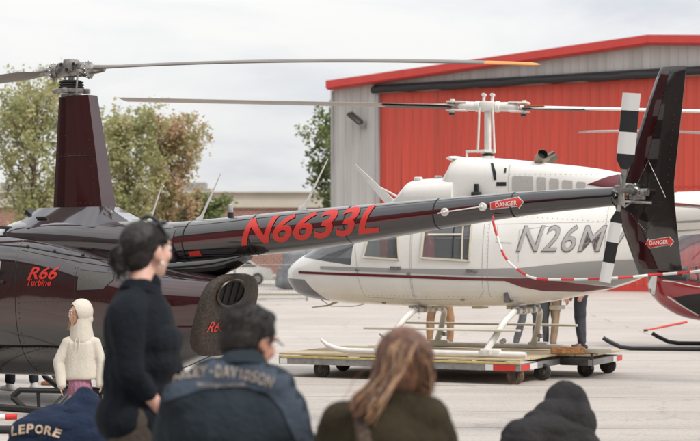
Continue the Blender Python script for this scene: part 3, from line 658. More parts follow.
    for s in(-1,1):
        for b_ in(-.075,.075):
            p=RM@Vector((b_,.075*s,0)); q=RM@Vector((b_,.03*s,0)); mb.cyl(Vector((0,0,3.475))+p,Vector((0,0,3.475))+q,.026,10)
    mb.cyl(RM@Vector((-.0,-.085,0))+Vector((0,0,3.42)),RM@Vector((0,.085,0))+Vector((0,0,3.42)),.034,12)
    hb_=obj('rotor_hub',mb,M['alu'],h)
    for s in(-1,1):
        for b_ in(-.075,.075): p=RM@Vector((b_,.077*s,0))+Vector((0,0,3.475)); mb=MB(); mb.cyl(p,p+RM@Vector((0,.002*s,0)),.017,10); obj('bolt_bore',mb,M['black'],hb_,0)
        mb=MB(); p=RM@Vector((0,.087*s,0))+Vector((0,0,3.42)); mb.cyl(p,p+RM@Vector((0,.002*s,0)),.02,10); obj('bolt_bore',mb,M['black'],hb_,0)
    for s in(0,1):
        RB=Matrix.Rotation(ang+s*PI,3,'Z'); z=Vector((0,0,3.42)); mb=MB()
        mb.tube([RB@Vector((x,0,0))+z for x in(.13,.15,.155,.20,.205,.225,.235,.26,.33,.40)],[.045,.05,.072,.072,.086,.086,.06,.050,.042,.030],20)
        for k in range(12):
            a=k*PI/6; p=RB@Vector((.215,math.cos(a)*.088,math.sin(a)*.088))+z; mb.ell(p,.012,None,6,4)
        mb.box(RB@Vector((.19,-.11,-.03))+z,(.05,.13,.035),RB,.01)
        obj('blade_grip',mb,M['alu'],h)
        mb=MB(); a=RB@Vector((.19,-.16,0))+Vector((0,0,3.40)); b_=RB@Vector((.16,-.155,0))+Vector((0,0,3.17)); mb.tube([a,a.lerp(b_,.15),a.lerp(b_,.16),a.lerp(b_,.84),a.lerp(b_,.85),b_],[.016,.016,.010,.010,.016,.016],8); obj('pitch_link',mb,M['steel'],h)
        rotor_blade('rotor_blade',(0,0),ang+s*PI,.30,5.03,.255,3.43,.0091 if s==0 else .004,.0074 if s==0 else -.06,M['bladegrey'],h,M['orange'] ,.48,.085,8 if s==0 else 11)
    # tail boom
    pts=[(-1.35,1.62,.225),(-1.7,1.655,.203),(-2.92,1.745,.190),(-3.7,1.81,.165),(-4.85,1.915,.120),(-5.43,1.96,.098),(-6.12,1.995,.078)]
    mb=MB(); mb.tube([(a,0,b) for a,b,_ in cr(pts,4)],[c for _,_,c in cr(pts,4)],40); boom=obj('tail_boom',mb,M['boompaint'],t,50); TB=bvh(boom.data)
    def zc(x):
        for (a,b,c),(d,e_,g) in zip(pts,pts[1:]):
            if a>=x>=d: k=(a-x)/(a-d); return b+(e_-b)*k,c+(g-c)*k
        return pts[-1][1:]
    for sg in(1,-1):
        rg=[]
        for i in range(60):
            x=-1.40-i*.078; z,r=zc(x); k=max(0,1-i/59); a1=.22; a0=a1-.42*math.sin(min(1,k*1.6)*PI/2)-.02
            rg.append([(x,sg*(r+.002)*math.cos(a0+(a1-a0)*q_/6),z+(r+.002)*math.sin(a0+(a1-a0)*q_/6)) for q_ in range(7)])
        mb=MB(); b0=0
        for r_ in rg: mb.v+=[Vector(p) for p in r_]
        for i in range(len(rg)-1):
            for q_ in range(6): mb.f.append((i*7+q_,i*7+q_+1,(i+1)*7+q_+1,(i+1)*7+q_))
        obj('maroon_stripe',mb,M['boomst'],boom,180)
    for x in(-1.66,-2.46,-3.53,-4.45,-5.2):
        z,r=zc(x); mb=MB(); mb.tube([(x-.006,0,z),(x+.006,0,z)],r+.0035,40,False); obj('ring_seam',mb,M['black'],boom,0)
    # top reflective cap line / dark gap underside fairing
    mb=MB(); mb.loft(body_rings([(-1.0,1.22,1.5,.26,2.2,.5),(-1.5,1.27,1.50,.22,2.2,.5),(-2.0,1.33,1.53,.15,2.,.5),(-2.32,1.47,1.56,.06,2.,.5)],24,3)); obj('boom_fillet',mb,M['boompaint'],t,50)
    # registration: N6633L
    (xa,za)=FA.q(240,236,.19); (xb,zb)=FA.q(377,221,.17)
    xm=(xa+xb)/2; zm=zc(xm)[0]+.01
    side_text('registration_lettering','N6633L',xm,zm+.015,.235,1.54,TB,M['redlet'],boom,math.atan2(.115,1.5),.32,.022,.005,.02)
    # danger arrow
    def danger(x,z,w_,hh,tree,par,ang,two,red=M['redlet2']):
        arrow=[(-.5,-.5),(.32,-.5),(.32,-.85),(.5,0),(.32,.85),(.32,.5),(-.5,.5)] if not two else [(-.5,0),(-.36,-.8),(-.36,-.5),(.36,-.5),(.36,-.8),(.5,0),(.36,.8),(.36,.5),(-.36,.5),(-.36,.8)]
        ca,sa=math.cos(ang),math.sin(ang)
        def mk(sc,off,m_,nm,pp):
            P=[(a*w_*(1 if sc==1 else 1.04),b*hh*sc) for a,b in arrow]
            return project(P,[tuple(range(len(P)))],tree,(x,3,z),(0,-1,0),(-ca,0,sa),(sa,0,ca),.03,off,nm,m_,pp)
        mk(1.22,.003,M['tapew'],'label_border',par); mk(1,.0045,red,'danger_label',par)
        side_text('danger_lettering','DANGER',x+.02*w_,z,hh*.70,w_*.66,tree,M['tapew'],par,ang,0,.012,.006,.02)
    x,z=FA.q(507,204,.11); danger(x,z-.0,.31,.052,TB,boom,R(5),False)
    x,z=FA.q(192,253,.2); side_decal('data_plate',[(x-.07,z-.02),(x+.07,z-.03),(x+.07,z+.015),(x-.07,z+.025)],TB,M['redlet2'],boom)
    # static port discs with cord
    P=[]
    for p in((446,212),(483,207)):
        x,z=FA.q(*p,.12); hh=TB.ray_cast(Vector((x,3,z)),Vector((0,-1,0))); c=hh[0]; mb=MB(); mb.tube([c,c+hh[1]*.02,c+hh[1]*.026],[.036,.036,.028],18); mb.ell(c+hh[1]*.03,.012,None,8,6); obj('protective_cap',mb,M['white2'],boom); P.append(c+hh[1]*.03)
    mb=MB(); mb.tube([P[0]+Vector((.06,0,-.01)),P[0],P[1]],.006,6); obj('cap_cord',mb,M['white2'],boom)
    # antennas
    def blade_ant(p0,p1,r0_,r1_,c=0,name='blade_antenna'):
        a=FA.q(*p0,c); b_=FA.q(*p1,c); A_=Vector((a[0],c,a[1]-.02)); B_=Vector((b_[0],c,b_[1])); mb=MB()
        mb.tube([A_,A_+Vector((0,0,.02)),A_.lerp(B_,.12),A_.lerp(B_,.2),B_],[r0_*2.6,r0_*2.4,r0_*1.1,r0_*.8,r1_],10,True,.35)
        obj(name,mb,M['white2'],t)
    blade_ant((199,221),(221,173),.020,.006); blade_ant((302,210),(328,159),.020,.006)
    a=FA.q(150,222,0); b_=FA.q(161,188,0); c_=FA.q(164,186,0)
    mb=MB(); mb.tube([(a[0],0,a[1]),(b_[0],0,b_[1]),(c_[0],0,c_[1])],[.010,.006,.006],8); mb.ell((a[0],0,a[1]+.01),(.03,.03,.03)); obj('whip_antenna',mb,M['white2'],t)
    a=FA.q(230.5,217,0); mb=MB(); mb.tube([(a[0],0,a[1]-.02),(a[0],0,a[1]+.045)],.030,16); bb=obj('beacon_base',mb,M['black'],t)
    mb=MB(); mb.tube([(a[0],0,a[1]+.046),(a[0],0,a[1]+.10),(a[0],0,a[1]+.125)],[.027,.026,.014],16); obj('beacon_lens',mb,mat('beacon_lens',(.30,.28,.27),.1,coat=1),bb)
    # rear cowling plate with exhaust
    def back(y,z,o=0): return Vector((-2.065+.34*(.95-z)-o, y, z))
    def plate(sc,o,ya,yb):
        out=[]
        for k in range(40):
            an=2*PI*k/40; y=math.copysign(abs(math.cos(an))**(2/3.4),math.cos(an))*.385*sc+.03; z=.945+math.copysign(abs(math.sin(an))**(2/3.),math.sin(an))*.385*sc
            out.append(back(y,z,o))
        return out
    mb=MB(); mb.loft([plate(.98,-.08,0,0),plate(1.03,-.03,0,0),plate(1.035,.0,0,0),plate(1.0,.035,0,0),plate(.93,.05,0,0)]); rc=obj('rear_cowl',mb,M['gunk'],t,40); TR=bvh(rc.data)
    ey,ez=.02,1.155
    ey=.12
    def ringpt(an,ry,rz_,o): return back(ey+math.cos(an)*ry,ez+math.sin(an)*rz_,o)
    mb=MB(); mb.loft([[ringpt(2*PI*k/32,a,b,o) for k in range(32)] for a,b,o in((.20,.125,.04),(.215,.14,.075),(.205,.13,.085),(.185,.115,.075),(.18,.11,-.06))],cap=False); ex=obj('exhaust_rim',mb,mat('heat_steel',(.10,.085,.07),.35,.85,var=.4,vs=12),rc,50)
    mb=MB(); mb.loft([[ringpt(2*PI*k/32,a,b,o) for k in range(32)] for a,b,o in((.183,.113,.058),(.02,.02,.057))]); obj('exhaust_opening',mb,mat('soot',(.006,.005,.005),.8),rc,0)
    for yy in(.02,.12,.22):
        mb=MB(); mb.tube([back(yy,ez-.10,.066),back(yy,ez+.10,.066)],.008,6); obj('exhaust_vane',mb,bpy.data.materials['soot'],rc)
    vs,fs=text2d('R66',.14,.3,.006,1.,.26)
    project(vs,fs,TR,(-5,.20,.84),(1,0,0),(0,-1,0),(.0,.0,1),.02,.006,'model_lettering',M['redlet'],rc)
    # fuselage side details
    x,z=FA.q(44,273,.62); side_text('model_lettering','R66',x,z+.0,.115,.40,T,M['redlet'],body,.0,.35,.022,.004)
    x,z=FA.q(41,282.5,.62); side_text('model_lettering','Turbine',x,z,.062,.32,T,M['redlet'],body,.0,.3,.020,.004)
    side_decal('vent_grille',[FA.q(*p,.6) for p in((79,270),(109,274),(110,280),(103,289),(79,290))],T,M['grille'],body)
    seam('vent_frame',[FA.q(*p,.6) for p in((79,270),(109,274),(110,280),(103,289),(79,290),(79,270))],T,body,M['black'],w=.005)
    seam('door_edge',[FA.q(*p,.6) for p in((14,240),(17,262),(12,290),(0,304))],T,body,M['black'],w=.005)
    seam('panel_line',[FA.q(*p,.6) for p in((76,262),(77,374))],T,body,M['black'],w=.003); seam('panel_line',[FA.q(*p,.6) for p in((18,250),(75,262),(120,270),(170,280))],T,body,M['black'],w=.003)
    seam('panel_line',[FA.q(*p,.6) for p in((19,262),(19,376))],T,body,M['black'],w=.003)
    rv=[FA.q(x_,y_,.6) for y_ in range(268,374,5) for x_ in(22.5,74)]+[FA.q(x_,302-(x_-20)*.02,.6) for x_ in range(24,130,4)]+[FA.q(x_,348,.6) for x_ in range(20,130,4)]+[FA.q(x_,y_,.6) for y_ in range(280,370,5) for x_ in(140,)]
    rivets(rv,T,body,M['dkmetal'],r=.005)
    # door window, glass, latch, roof rail
    xs=[FA.q(*p,.6) for p in((-60,248),(-4,258),(3,262),(3,276),(-60,280))]
    side_decal('door_window',xs,T,mat('tinted_glass',(.35,.36,.37),.08,0,1),body)
    side_decal('windshield',[(2.52,1.0),(2.3,1.34),(1.75,1.66),(1.25,1.62),(1.2,1.1),(1.6,.95),(2.2,.9)],T,mat('dark_glass',(.03,.033,.035),.05,0,1),body)
    side_decal('windshield',[(2.52,1.0),(2.3,1.34),(1.75,1.66),(1.25,1.62),(1.2,1.1),(1.6,.95),(2.2,.9)],T,bpy.data.materials['dark_glass'],body,side=-1)
    x,z=FA.q(2,282,.62); hh=T.ray_cast(Vector((x,3,z)),Vector((0,-1,0)))
    if hh[0]: mb=MB(); mb.box(hh[0]+Vector((0,.012,0)),(.14,.02,.03),None,.008); obj('door_handle',mb,M['black'],body)
    mb=MB(); p=[]
    for q_ in((-20,226),(5,227.5),(28,230)):
        a=FA.q(*q_,.35); p.append((a[0],.35,a[1]+.0))
    mb.tube(p,.018,8); obj('roof_rail',mb,M['black'],body)
    seam('cowl_edge',[FA.q(*p,.5) for p in((-10,244),(30,247),(75,256),(112,262))],T,body,M['black'],w=.007)
    for px in(24,50,75):
        a=FA.q(px,246+(px-20)*.17,.58); hh=T.ray_cast(Vector((a[0],3,a[1])),Vector((0,-1,0)))
        if hh[0]: mb=MB(); mb.tube([hh[0],hh[0]+hh[1]*.015],.016,10); obj('fastener',mb,M['black'],body)
    # skids
    for s in(1,-1):
        mb=MB(); mb.tube([(1.55,1.05*s,.32),(1.42,1.05*s,.14),(1.25,1.05*s,.055),(1.05,1.05*s,.035),(-1.35,1.05*s,.035)],.032,12); sk=obj('skid',mb,M['black'],t)
        for x in(.95,-.75):
            mb=MB(); mb.tube([(x,0,.36),(x,.45*s,.35),(x,.72*s,.27),(x,1.03*s,.05)],[.045,.045,.04,.035],12,True,.7); obj('skid_leg',mb,M['black'],t)
    # gearbox, tail rotor, fin, stabiliser
    mb=MB(); mb.tube([(-6.12,0,1.997),(-6.135,0,2.0),(-6.15,0,2.01)],[.079,.079,.05],24); obj('boom_end_cap',mb,M['boompaint'],t); mb=MB()
    mb.tube([(-6.15,0,2.03),(-6.30,0,2.03)],.032,14); mb.ell((-6.30,.02,2.03),(.058,.058,.052)); mb.cyl((-6.32,.03,2.03),(-6.32,.17,2.03),.028,14)
    mb.box((-6.24,.08,2.06),(.16,.05,.05),None,.01); mb.box((-6.36,.09,1.98),(.14,.04,.04),None,.01); mb.cyl((-6.40,.10,2.02),(-6.46,.10,2.02),.03,10)
    for k in range(6): a=k*PI/3; mb.ell((-6.31+.07*math.cos(a),.105,2.03+.06*math.sin(a)),.014,None,6,4)
    mb.cyl((-6.22,.12,1.95),(-6.50,.13,1.93),.012,8); mb.cyl((-6.20,.05,2.1),(-6.34,.14,2.08),.009,8); mb.cyl((-6.26,.12,1.9),(-6.42,.09,2.02),.008,8)
    gb=obj('tail_gearbox',mb,M['alu'],t); mb=MB(); mb.cyl((-6.26,.12,2.0),(-6.26,.145,2.0),.02,10); obj('oil_plug',mb,M['orange2'],gb)
    hub=Vector((-6.325,.30,2.03)); mb=MB(); mb.cyl((-6.325,.16,2.03),(-6.325,.30,2.03),.022,12); mb.cyl(hub-Vector((0,.02,0)),hub+Vector((0,.03,0)),.030,16); mb.cyl(hub+Vector((0,.03,0)),hub+Vector((0,.05,0)),.016,10)
    tilt=R(8.5)
    def tr(r,c,y=0): # r along blade (up), c chordwise (toward the rear)
        return hub+Vector((-(math.sin(-tilt)*-1*r)*0+(-math.sin(tilt))*r*1.0*.0,0,0))+Vector((0,y,0))+Vector((-r*.105-c*.995,0,r*.995-c*.105)) if r>0 else hub+Vector((-.0,y,0))+Vector((-r*.205-c*.99*.66,0,r*.985-c*.12))
    for s in(1,-1): mb.tube([tr(.02*s,0),tr(.10*s,0),tr(.19*s,0)],[.026,.020,.015],12,True,.6)
    mb.box(hub+Vector((0,.0,0)),(.028,.03,.26),Matrix.Rotation(R(6),3,'Y'),.01)
    obj('tail_rotor_hub',mb,M['steel'],t)
    for s in(1,-1):
        segs=[(.12,M['steel'],.35),(.17,M['black'],1.0),(.29,M['tapew'],1.),(.465,M['black'],1.),(.635,M['tapew'],1.),(.775,None,1.)] if s==1 else [(.12,M['steel'],.35),(.17,M['black'],1.0),(.26,M['tapew'],1.),(.42,M['black'],1.),(.585,M['tapew'],1.),(.745,None,1.)]
        root=None; prof=[(-.078,0),(-.068,.013),(-.035,.019),(.0,.016),(.078,.002),(.078,-.002),(0,-.009),(-.045,-.012)]
        for i in range(len(segs)-1):
            a,m_,w0=segs[i]; b_,_,w1=segs[i+1]; mb=MB(); rings=[]
            for r_,w_ in((a+.0005,w0),(b_,w1 if i==0 else 1.)):
                rings.append([tr(r_*s,c*w_,y) for c,y in prof])
            if i==1: rings=[[tr((a+.0005)*s,c*.35,y*1.2) for c,y in prof],[tr((a+.07)*s,c,y) for c,y in prof],[tr(b_*s,c,y) for c,y in prof]]
            if i==0: rings=[[tr(r_*s,c*.3,y*1.2) for c,y in prof] for r_ in(a,b_)]
            mb.loft(rings); nm='tail_rotor_blade' if root is None else 'blade_band'
            o_=obj(nm,mb,m_,t if root is None else root,40)
            if root is None: root=o_
    # fin (upper and lower), airfoil
    def finring(z,x0,x1,th):
        pr=[(0,0),(.04,.55),(.14,.9),(.3,1),(.6,.75),(1,.08),(1,-.08),(.6,-.75),(.3,-1),(.14,-.9),(.04,-.55)]
        return [(x0+(x1-x0)*a,-.02+b*th,z) for a,b in pr]
    fin_=[(1.345,-6.33,-6.70,.018),(1.36,-6.32,-6.70,.024),(1.88,-6.12,-6.64,.034),(1.94,-6.105,-6.635,.036),(2.05,-6.15,-6.63,.036),(2.10,-6.17,-6.63,.035),(2.98,-6.49,-6.73,.024),(3.03,-6.52,-6.73,.010)]
    mb=MB(); mb.loft([finring(*a) for a in fin_]); fn=obj('tail_fin',mb,M['finpaint'],t,40); TF=bvh(fn.data)
    side_decal('maroon_band',[(-6.23,2.12),(-6.36,2.12),(-6.60,3.0),(-6.535,3.0)],TF,M['maroon'],fn,off=.003); side_decal('maroon_band',[(-6.15,1.86),(-6.30,1.86),(-6.50,1.40),(-6.37,1.40)],TF,M['maroon'],fn,off=.003)
    side_decal('leading_edge',[(-6.17,2.10),(-6.215,2.10),(-6.53,3.0),(-6.50,3.0)],TF,mat('polished_edge',(.30,.29,.30),.2,.7),fn,off=.003)
    rivets([(-6.36-.24*k/14,2.12+.86*k/14) for k in range(15)]+[(-6.47-.0*k,2.12+.06*k) for k in range(12)]+[(-6.58-.006*k,2.1+.06*k) for k in range(13)]+[(-6.30-.018*k,1.84-.05*k) for k in range(9)],TF,fn,M['dkmetal'],r=.005)
    seam('panel_line',[(-6.29,2.02),(-6.42,2.28),(-6.56,1.98)],TF,fn,M['alu'],w=.0025)
    seam('panel_line',[(-6.26,1.86),(-6.40,1.70),(-6.47,1.84)],TF,fn,M['dkmetal'],w=.0025)
    x,z=FA.q(659.5,242.5,0); danger(x,z,.235,.044,TF,fn,R(4),True)
    mb=MB(); pr=[(-6.34,0),(-6.40,.016),(-6.52,.014),(-6.64,0),(-6.52,-.008),(-6.40,-.012)]
    mb.loft([[(a,y,1.93+b*k) for a,b in pr] for y,k in((-.03,1),(-.6,1),(-1.12,.9))]); st_=obj('stabiliser',mb,M['boompaint'],t,40)
    mb=MB(); mb.loft([[(a,y,1.93+b*k*1.3) for a,b in pr] for y,k in((-1.121,1),(-1.16,.6))]); obj('stabiliser_tip',mb,M['white2'],st_,40)
    mb=MB(); mb.tube([(-6.50,0,1.35),(-6.62,0,1.325),(-6.75,0,1.32)],.018,8); obj('tail_bumper',mb,M['black'],t)
dark_heli()

# striped barrier chain hung round the tail
def chain():
    pts=[]
    def P(px,py,c):
        x,z=FA.q(px,py,c); return Vector((FA.O[0]+x*FA.n[0]+c*FA.l[0],FA.O[1]+x*FA.n[1]+c*FA.l[1],z))
    raw=[(493,221,.12),(497,236,.13),(505,257,.14),(517,269,.16),(528,276,.2),(541,279,.24),(565,279.5,.27),(600,278.5,.28),(630,277,.2),(650,275,.10),(672,273.5,.06),(700,271,.1),(760,262,.1)]
    p=cr([tuple(P(*r)) for r in raw],8); p=[Vector(q) for q in p]
    t=thing('barrier_chain','red and white striped plastic chain hanging below the dark tail boom','barrier chain',tuple(p[0]))
    t.location=p[0]; L=0; acc=[p[0]]; res=[p[0]]
    step=.005; out=[]; 
    for a,b in zip(p,p[1:]):
        k=max(1,int((b-a).length/.012))
        for j in range(k): out.append(a.lerp(b,j/k))
    seg=[out[0]]; d=0; w=False
    for a,b in zip(out,out[1:]):
        d+=(b-a).length; seg.append(b)
        if d>=(.085 if len(seg)<400 else .085)*(1.0 if not w else 1.0)*1.35:
            mb=MB(); mb.tube([q-p[0] for q in seg],.0105,8); obj('white_length' if w else 'red_length',mb,M['chw'] if w else M['chr'],t); seg=[b]; d=0; w=not w
    mb=MB(); mb.tube([Vector((0,0,.015)),Vector((.0,.01,.04))],.012,8); obj('hook',mb,M['chr'],t)
chain()

# ================================================================== white helicopter on the trolley
FB=Frame(1.72,20.6,24)
def white_heli():
    t=thing('helicopter','white helicopter with maroon and grey side stripes standing on a wheeled trolley','helicopter',(FB.O[0],FB.O[1],0),FB.rz)
    st=[(2.745,1.22,1.33,.05,2.,.5),(2.70,1.12,1.40,.16,2.,.5),(2.55,1.00,1.50,.32,2.1,.48),(2.3,.945,1.64,.46,2.2,.42),(1.95,.91,1.90,.56,2.3,.38),(1.5,.895,2.12,.63,2.5,.36),(1.1,.885,2.23,.655,2.7,.36),
        (.5,.88,2.27,.66,2.8,.36),(0,.885,2.27,.66,2.8,.36),(-.5,.91,2.26,.63,2.7,.38),(-.93,.975,2.25,.57,2.6,.40),(-1.44,1.08,2.25,.48,2.4,.42),(-1.95,1.25,2.26,.37,2.2,.45),(-2.2,1.48,2.265,.305,2.1,.48),(-2.42,1.76,2.27,.26,2.,.5)]
    outer=MB().loft(body_rings(st,64,6)); full=outer.mesh('full'); T=bvh(full)
    cab=[s_ for s_ in st if -.6<s_[0]<2.6]
    inn=MB().loft([[(x-.03,y*.955,1.45+(z-1.45)*.955) for x,y,z in r] for r in body_rings(cab,48,5)]).mesh('inn')
    doorwin=[FB.q(*p,.62) for p in((369.5,237),(399,229),(400,257),(366,255))]; dz=[(1.35,1.80),(.96,1.85),(.93,1.47),(1.42,1.50)]
    rear=[FB.q(*p,.64) for p in((424,224),(471,224),(470,261),(422,258))]
    ws=[(1.60,1.40),(2.42,1.50),(2.66,1.60),(2.6,2.4),(1.05,2.4),(1.12,2.13),(1.46,2.02),(1.58,1.62)]
    chin=[(2.80,1.235),(2.32,1.215),(2.02,.90),(2.02,.80),(2.80,.80)]
    cut=[MB().prism(dz,'y',.3,.9).mesh('c'),MB().prism(dz,'y',-.9,-.3).mesh('c'),MB().prism([(a,b) for a,b in rear],'y',.3,.9).mesh('c'),MB().prism(rear,'y',-.9,-.3).mesh('c'),
         MB().prism(ws,'y',-.9,.9).mesh('c'),MB().prism(chin,'y',-.9,.9).mesh('c')]
    shell=boolean(full,[inn]+cut)
    body=link('fuselage',shell,M['white'],t,35)
    # windscreen centre post and door post
    mb=MB(); p=[]
    for x in(2.62,2.4,2.2,1.95,1.7,1.4,1.15):
        h=T.ray_cast(Vector((x,0.0,3.5)),Vector((0,0,-1))); p.append(h[0]-Vector((0,0,.01)))
    mb.tube(p,.022,8); obj('windscreen_post',mb,M['white'],body)
    # glazing: thin shell cut to each opening
    def glaz(poly,name,ya,yb,m,par):
        a=MB().loft(body_rings(st[:10],48,5,.985)).mesh('a'); b_=MB().loft([[(x-.004,y*.975,1.45+(z-1.45)*.975) for x,y,z in r] for r in body_rings(st[:10],48,5)]).mesh('b')
        c=Vector((sum(p_[0] for p_ in poly)/len(poly),sum(p_[1] for p_ in poly)/len(poly)))
        pp=[tuple(c+(Vector(p_)-c)*1.015) for p_ in poly]
        me=boolean(a,[MB().prism(pp,'y',ya,yb).mesh('c')],'INTERSECT')
        # keep only outer skin
        bm=bmesh.new(); bm.from_mesh(me); kill=[f for f in bm.faces if not any(abs(abs(l.vert.co.y)-max(abs(ya),abs(yb)))>1e-3 for l in f.loops)]
        TT=bvh(MB().loft(body_rings(st[:10],48,5,.985)).mesh('q'))
        for f in bm.faces:
            c_=f.calc_center_median(); h=TT.find_nearest(c_)
            if h[3]>.004 or abs(h[1].dot(f.normal))<.6: kill.append(f)
        bmesh.ops.delete(bm,geom=list(set(kill)),context='FACES'); bm.to_mesh(me); bm.free()
        return link(name,me,m,par,50)
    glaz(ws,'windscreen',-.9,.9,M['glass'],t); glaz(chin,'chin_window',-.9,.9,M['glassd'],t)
    for s in(1,-1):
        ya,yb=(.2,.9) if s==1 else(-.9,-.2)
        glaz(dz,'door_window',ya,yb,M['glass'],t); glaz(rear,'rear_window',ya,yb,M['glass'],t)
        fr=lambda poly,w,nm: seam(nm,list(poly)+[poly[0]],T,body,M['cream'] if w>.012 else M['black'],s,w,.002)
        fr(dz,.016,'window_frame'); fr([(a+(b_>1.6)*-.0,b_) for a,b_ in rear],.018,'window_frame')
        x0,z0=rear[0];x1,z1=rear[2]
        seam('window_slider',[(x1+.10,z1+.02),(x1+.10,z0-.03)],T,body,M['cream'],s,.012,.0); seam('window_slider',[(x0-.05,z0-.13),(x1+.10,z0-.13)],T,body,M['cream'],s,.012,.0)
        seam('window_slider',[(x1+.22,z1+.02),(x1+.22,z0-.03)],T,body,M['black'],s,.009,-.01)
        # door shut lines
        seam('door_line',[(1.62,2.05),(1.52,1.5),(1.50,1.3),(1.45,1.0),(.78,.97),(.78,2.1)],T,body,M['grillw'],s,.004,.0)
        seam('door_line',[(.76,2.1),(.76,.97),(-.06,.99),(-.15,1.08),(-.17,1.9)],T,body,M['grillw'],s,.004,.0)
        for x,z in((.97,1.37),(-.03,1.34)):
            h=T.ray_cast(Vector((x,2*s,z)),Vector((0,-s,0)))
            mb=MB(); mb.box(h[0]+Vector((0,.012*s,0)),(.15,.022,.035),None,.008); obj('door_handle',mb,M['alu'],body)
        for x,z in((1.5,1.34),(.80,1.30),(.15,.98),(-.45,.97),(1.25,.93)):
            h=T.ray_cast(Vector((x,2*s,z)),Vector((0,-s,0)))
            if h[0]: mb=MB(); mb.box(h[0]+Vector((0,.006*s,0)),(.05,.02,.03),None,.005); obj('hinge',mb,M['alu'],body)
    # interior
    mb=MB(); mb.box((.9,0,1.08),(2.1,.9,.04)); obj('cabin_floor',mb,M['seatgr'],t)
    for x,y,m_ in((1.35,.30,'seatgr'),(1.35,-.30,'seatgr'),(.05,.3,'seatgr'),(.05,-.3,'seatgr')):
        mb=MB(); mb.box((x,y,1.22),(.45,.44,.14),None,.04); st_=obj('seat',mb,M[m_],t)
        mb=MB(); mb.box((x-.24,y,1.53),(.12,.42,.58),Matrix.Rotation(R(-10),3,'Y'),.05); mb.box((x-.31,y,1.90),(.08,.22,.14),None,.03); obj('seat_back',mb,M[m_],t)
    mb=MB(); mb.box((2.0,0,1.38),(.25,.7,.22),None,.04); mb.box((1.95,0,1.15),(.12,.3,.4)); obj('instrument_panel',mb,M['black'],t)
    mb=MB(); mb.box((.20,0,1.6),(1.0,.10,.95),None,.03); obj('added_divider',mb,M['grillw'],t)  # added panel, hides the red hangar door behind the cabin windows
    mb=MB(); mb.box((-.42,0,1.5),(.05,1.1,1.1)); obj('bulkhead',mb,M['seatgr'],t)
    mb=MB(); mb.ell((1.13,.30,1.66),(.10,.10,.12)); mb.box((1.1,.3,1.55),(.1,.35,.07),None,.02); obj('red_headset_bag',mb,M['seatred'],t)
    # stripes
    def sd(name,poly,m_,F=FB,off=.004,side=1,c=.63):
        return side_decal(name,poly,T,m_,body,F,c,off,.05,side)
    mar=[(291,271.2),(340,273),(400,274.7),(460,277),(520,278.3),(530,278),(560,282),(585,285.5),(603,288.0),(575,292.0),(540,291),(520,287),(505,281.0),(460,280.0),(400,277.5),(340,275.3),(291,273.7)]
    gr=[(318,266.2),(400,268.4),(460,269.3),(520,268),(575,262),(640,259),(650,261),(648,270),(630,278),(604,286.5),(585,284.5),(560,281.5),(530,277.5),(460,275.0),(400,272.8),(340,270.5),(318,269.3)]
    if True:
        marL=[FB.q(*p,.62) for p in mar]; grL=[FB.q(*p,.60) for p in gr]
        for s in(1,-1):
            side_decal('grey_stripe',grL,T,M['greyst'],body,off=.003,side=s,step=.03); side_decal('maroon_stripe',marL,T,M['marst'],body,off=.006,side=s,step=.03)
    # registration with dark outline
    a=FB.q(519,252,.5); b_=FB.q(630,252,.45)
    xm=(a[0]+b_[0])/2; zt=FB.q(577,238.5,.5)[1]
    side_text('registration_outline','N26MV',xm,zt,.315,abs(a[0]-b_[0]),T,mat('outline_dark',(.20,.17,.17),.5),body,.0,.34,.016,.004,.03,space=1.10)
    side_text('registration_lettering','N26MV',xm,zt,.30,abs(a[0]-b_[0])-.035,T,mat('letter_grey',(.44,.425,.41),.5),body,.0,.34,0,.0065,.03,space=1.10)
    seam('panel_line',[FB.q(*p,.6) for p in((498,225),(497,242),(512,243))],T,body,M['grillw'],w=.003)
    seam('baggage_door',[FB.q(*p,.6) for p in((519,262),(519,230),(548,226))],T,body,M['grillw'],w=.002)
    for s in(1,-1):
        rivets([(x_*.06-.35,1.02+.0*x_) for x_ in range(0,30)]+[(-.22,1.05+k*.05) for k in range(20)]+[(-.45-k*.06,2.0-.004*k) for k in range(26)]+[(-.62-k*.05,1.14+.02*k) for k in range(16)]+[(-1.62,1.2+.05*k) for k in range(18)],T,body,M['grillw'],s,r=.0055)
        seam('panel_line',[(-1.6,1.16),(-1.64,2.2)],T,body,M['grillw'],s,.003,0); seam('panel_line',[(-.22,1.02),(-.24,2.1)],T,body,M['grillw'],s,.003,0); seam('panel_line',[(-.3,1.9),(-2.2,1.93)],T,body,M['grillw'],s,.0025,0)
    # cowling
    s1=[(1.28,2.12,2.22,.16,2.,.4),(1.17,2.12,2.27,.27,2.2,.4),(1.05,2.12,2.40,.34,2.4,.4),(.94,2.12,2.475,.37,2.6,.4),(.6,2.12,2.50,.39,2.7,.4),(.34,2.12,2.515,.39,2.7,.4)]
    mb=MB(); mb.loft(body_rings(s1,40,4)); fc=obj('forward_cowl',mb,M['white'],t,40)
    mb=MB(); mb.box((.86,.18,2.485),(.10,.08,.05),None,.015); obj('cowl_vent',mb,M['white2'],fc); mb=MB(); mb.box((.62,.1,2.51),(.08,.08,.03),None,.01); obj('cowl_vent',mb,M['white2'],fc)
    s2=[(.56,2.14,2.42,.30,3.2,.4),(.45,2.14,2.62,.33,3.2,.4),(.375,2.14,2.735,.34,3.2,.4),(.2,2.14,2.75,.345,3.4,.4),(-.2,2.14,2.725,.345,3.4,.4),(-.72,2.14,2.665,.34,3.3,.4),(-1.36,2.14,2.585,.31,3.0,.4),(-1.76,2.14,2.50,.27,2.7,.4),(-2.1,2.14,2.37,.2,2.4,.4),(-2.3,2.14,2.28,.10,2.2,.4)]
    mb=MB(); mb.loft(body_rings(s2,40,4)); ec=obj('engine_cowl',mb,M['white'],t,40); TE=bvh(ec.data)
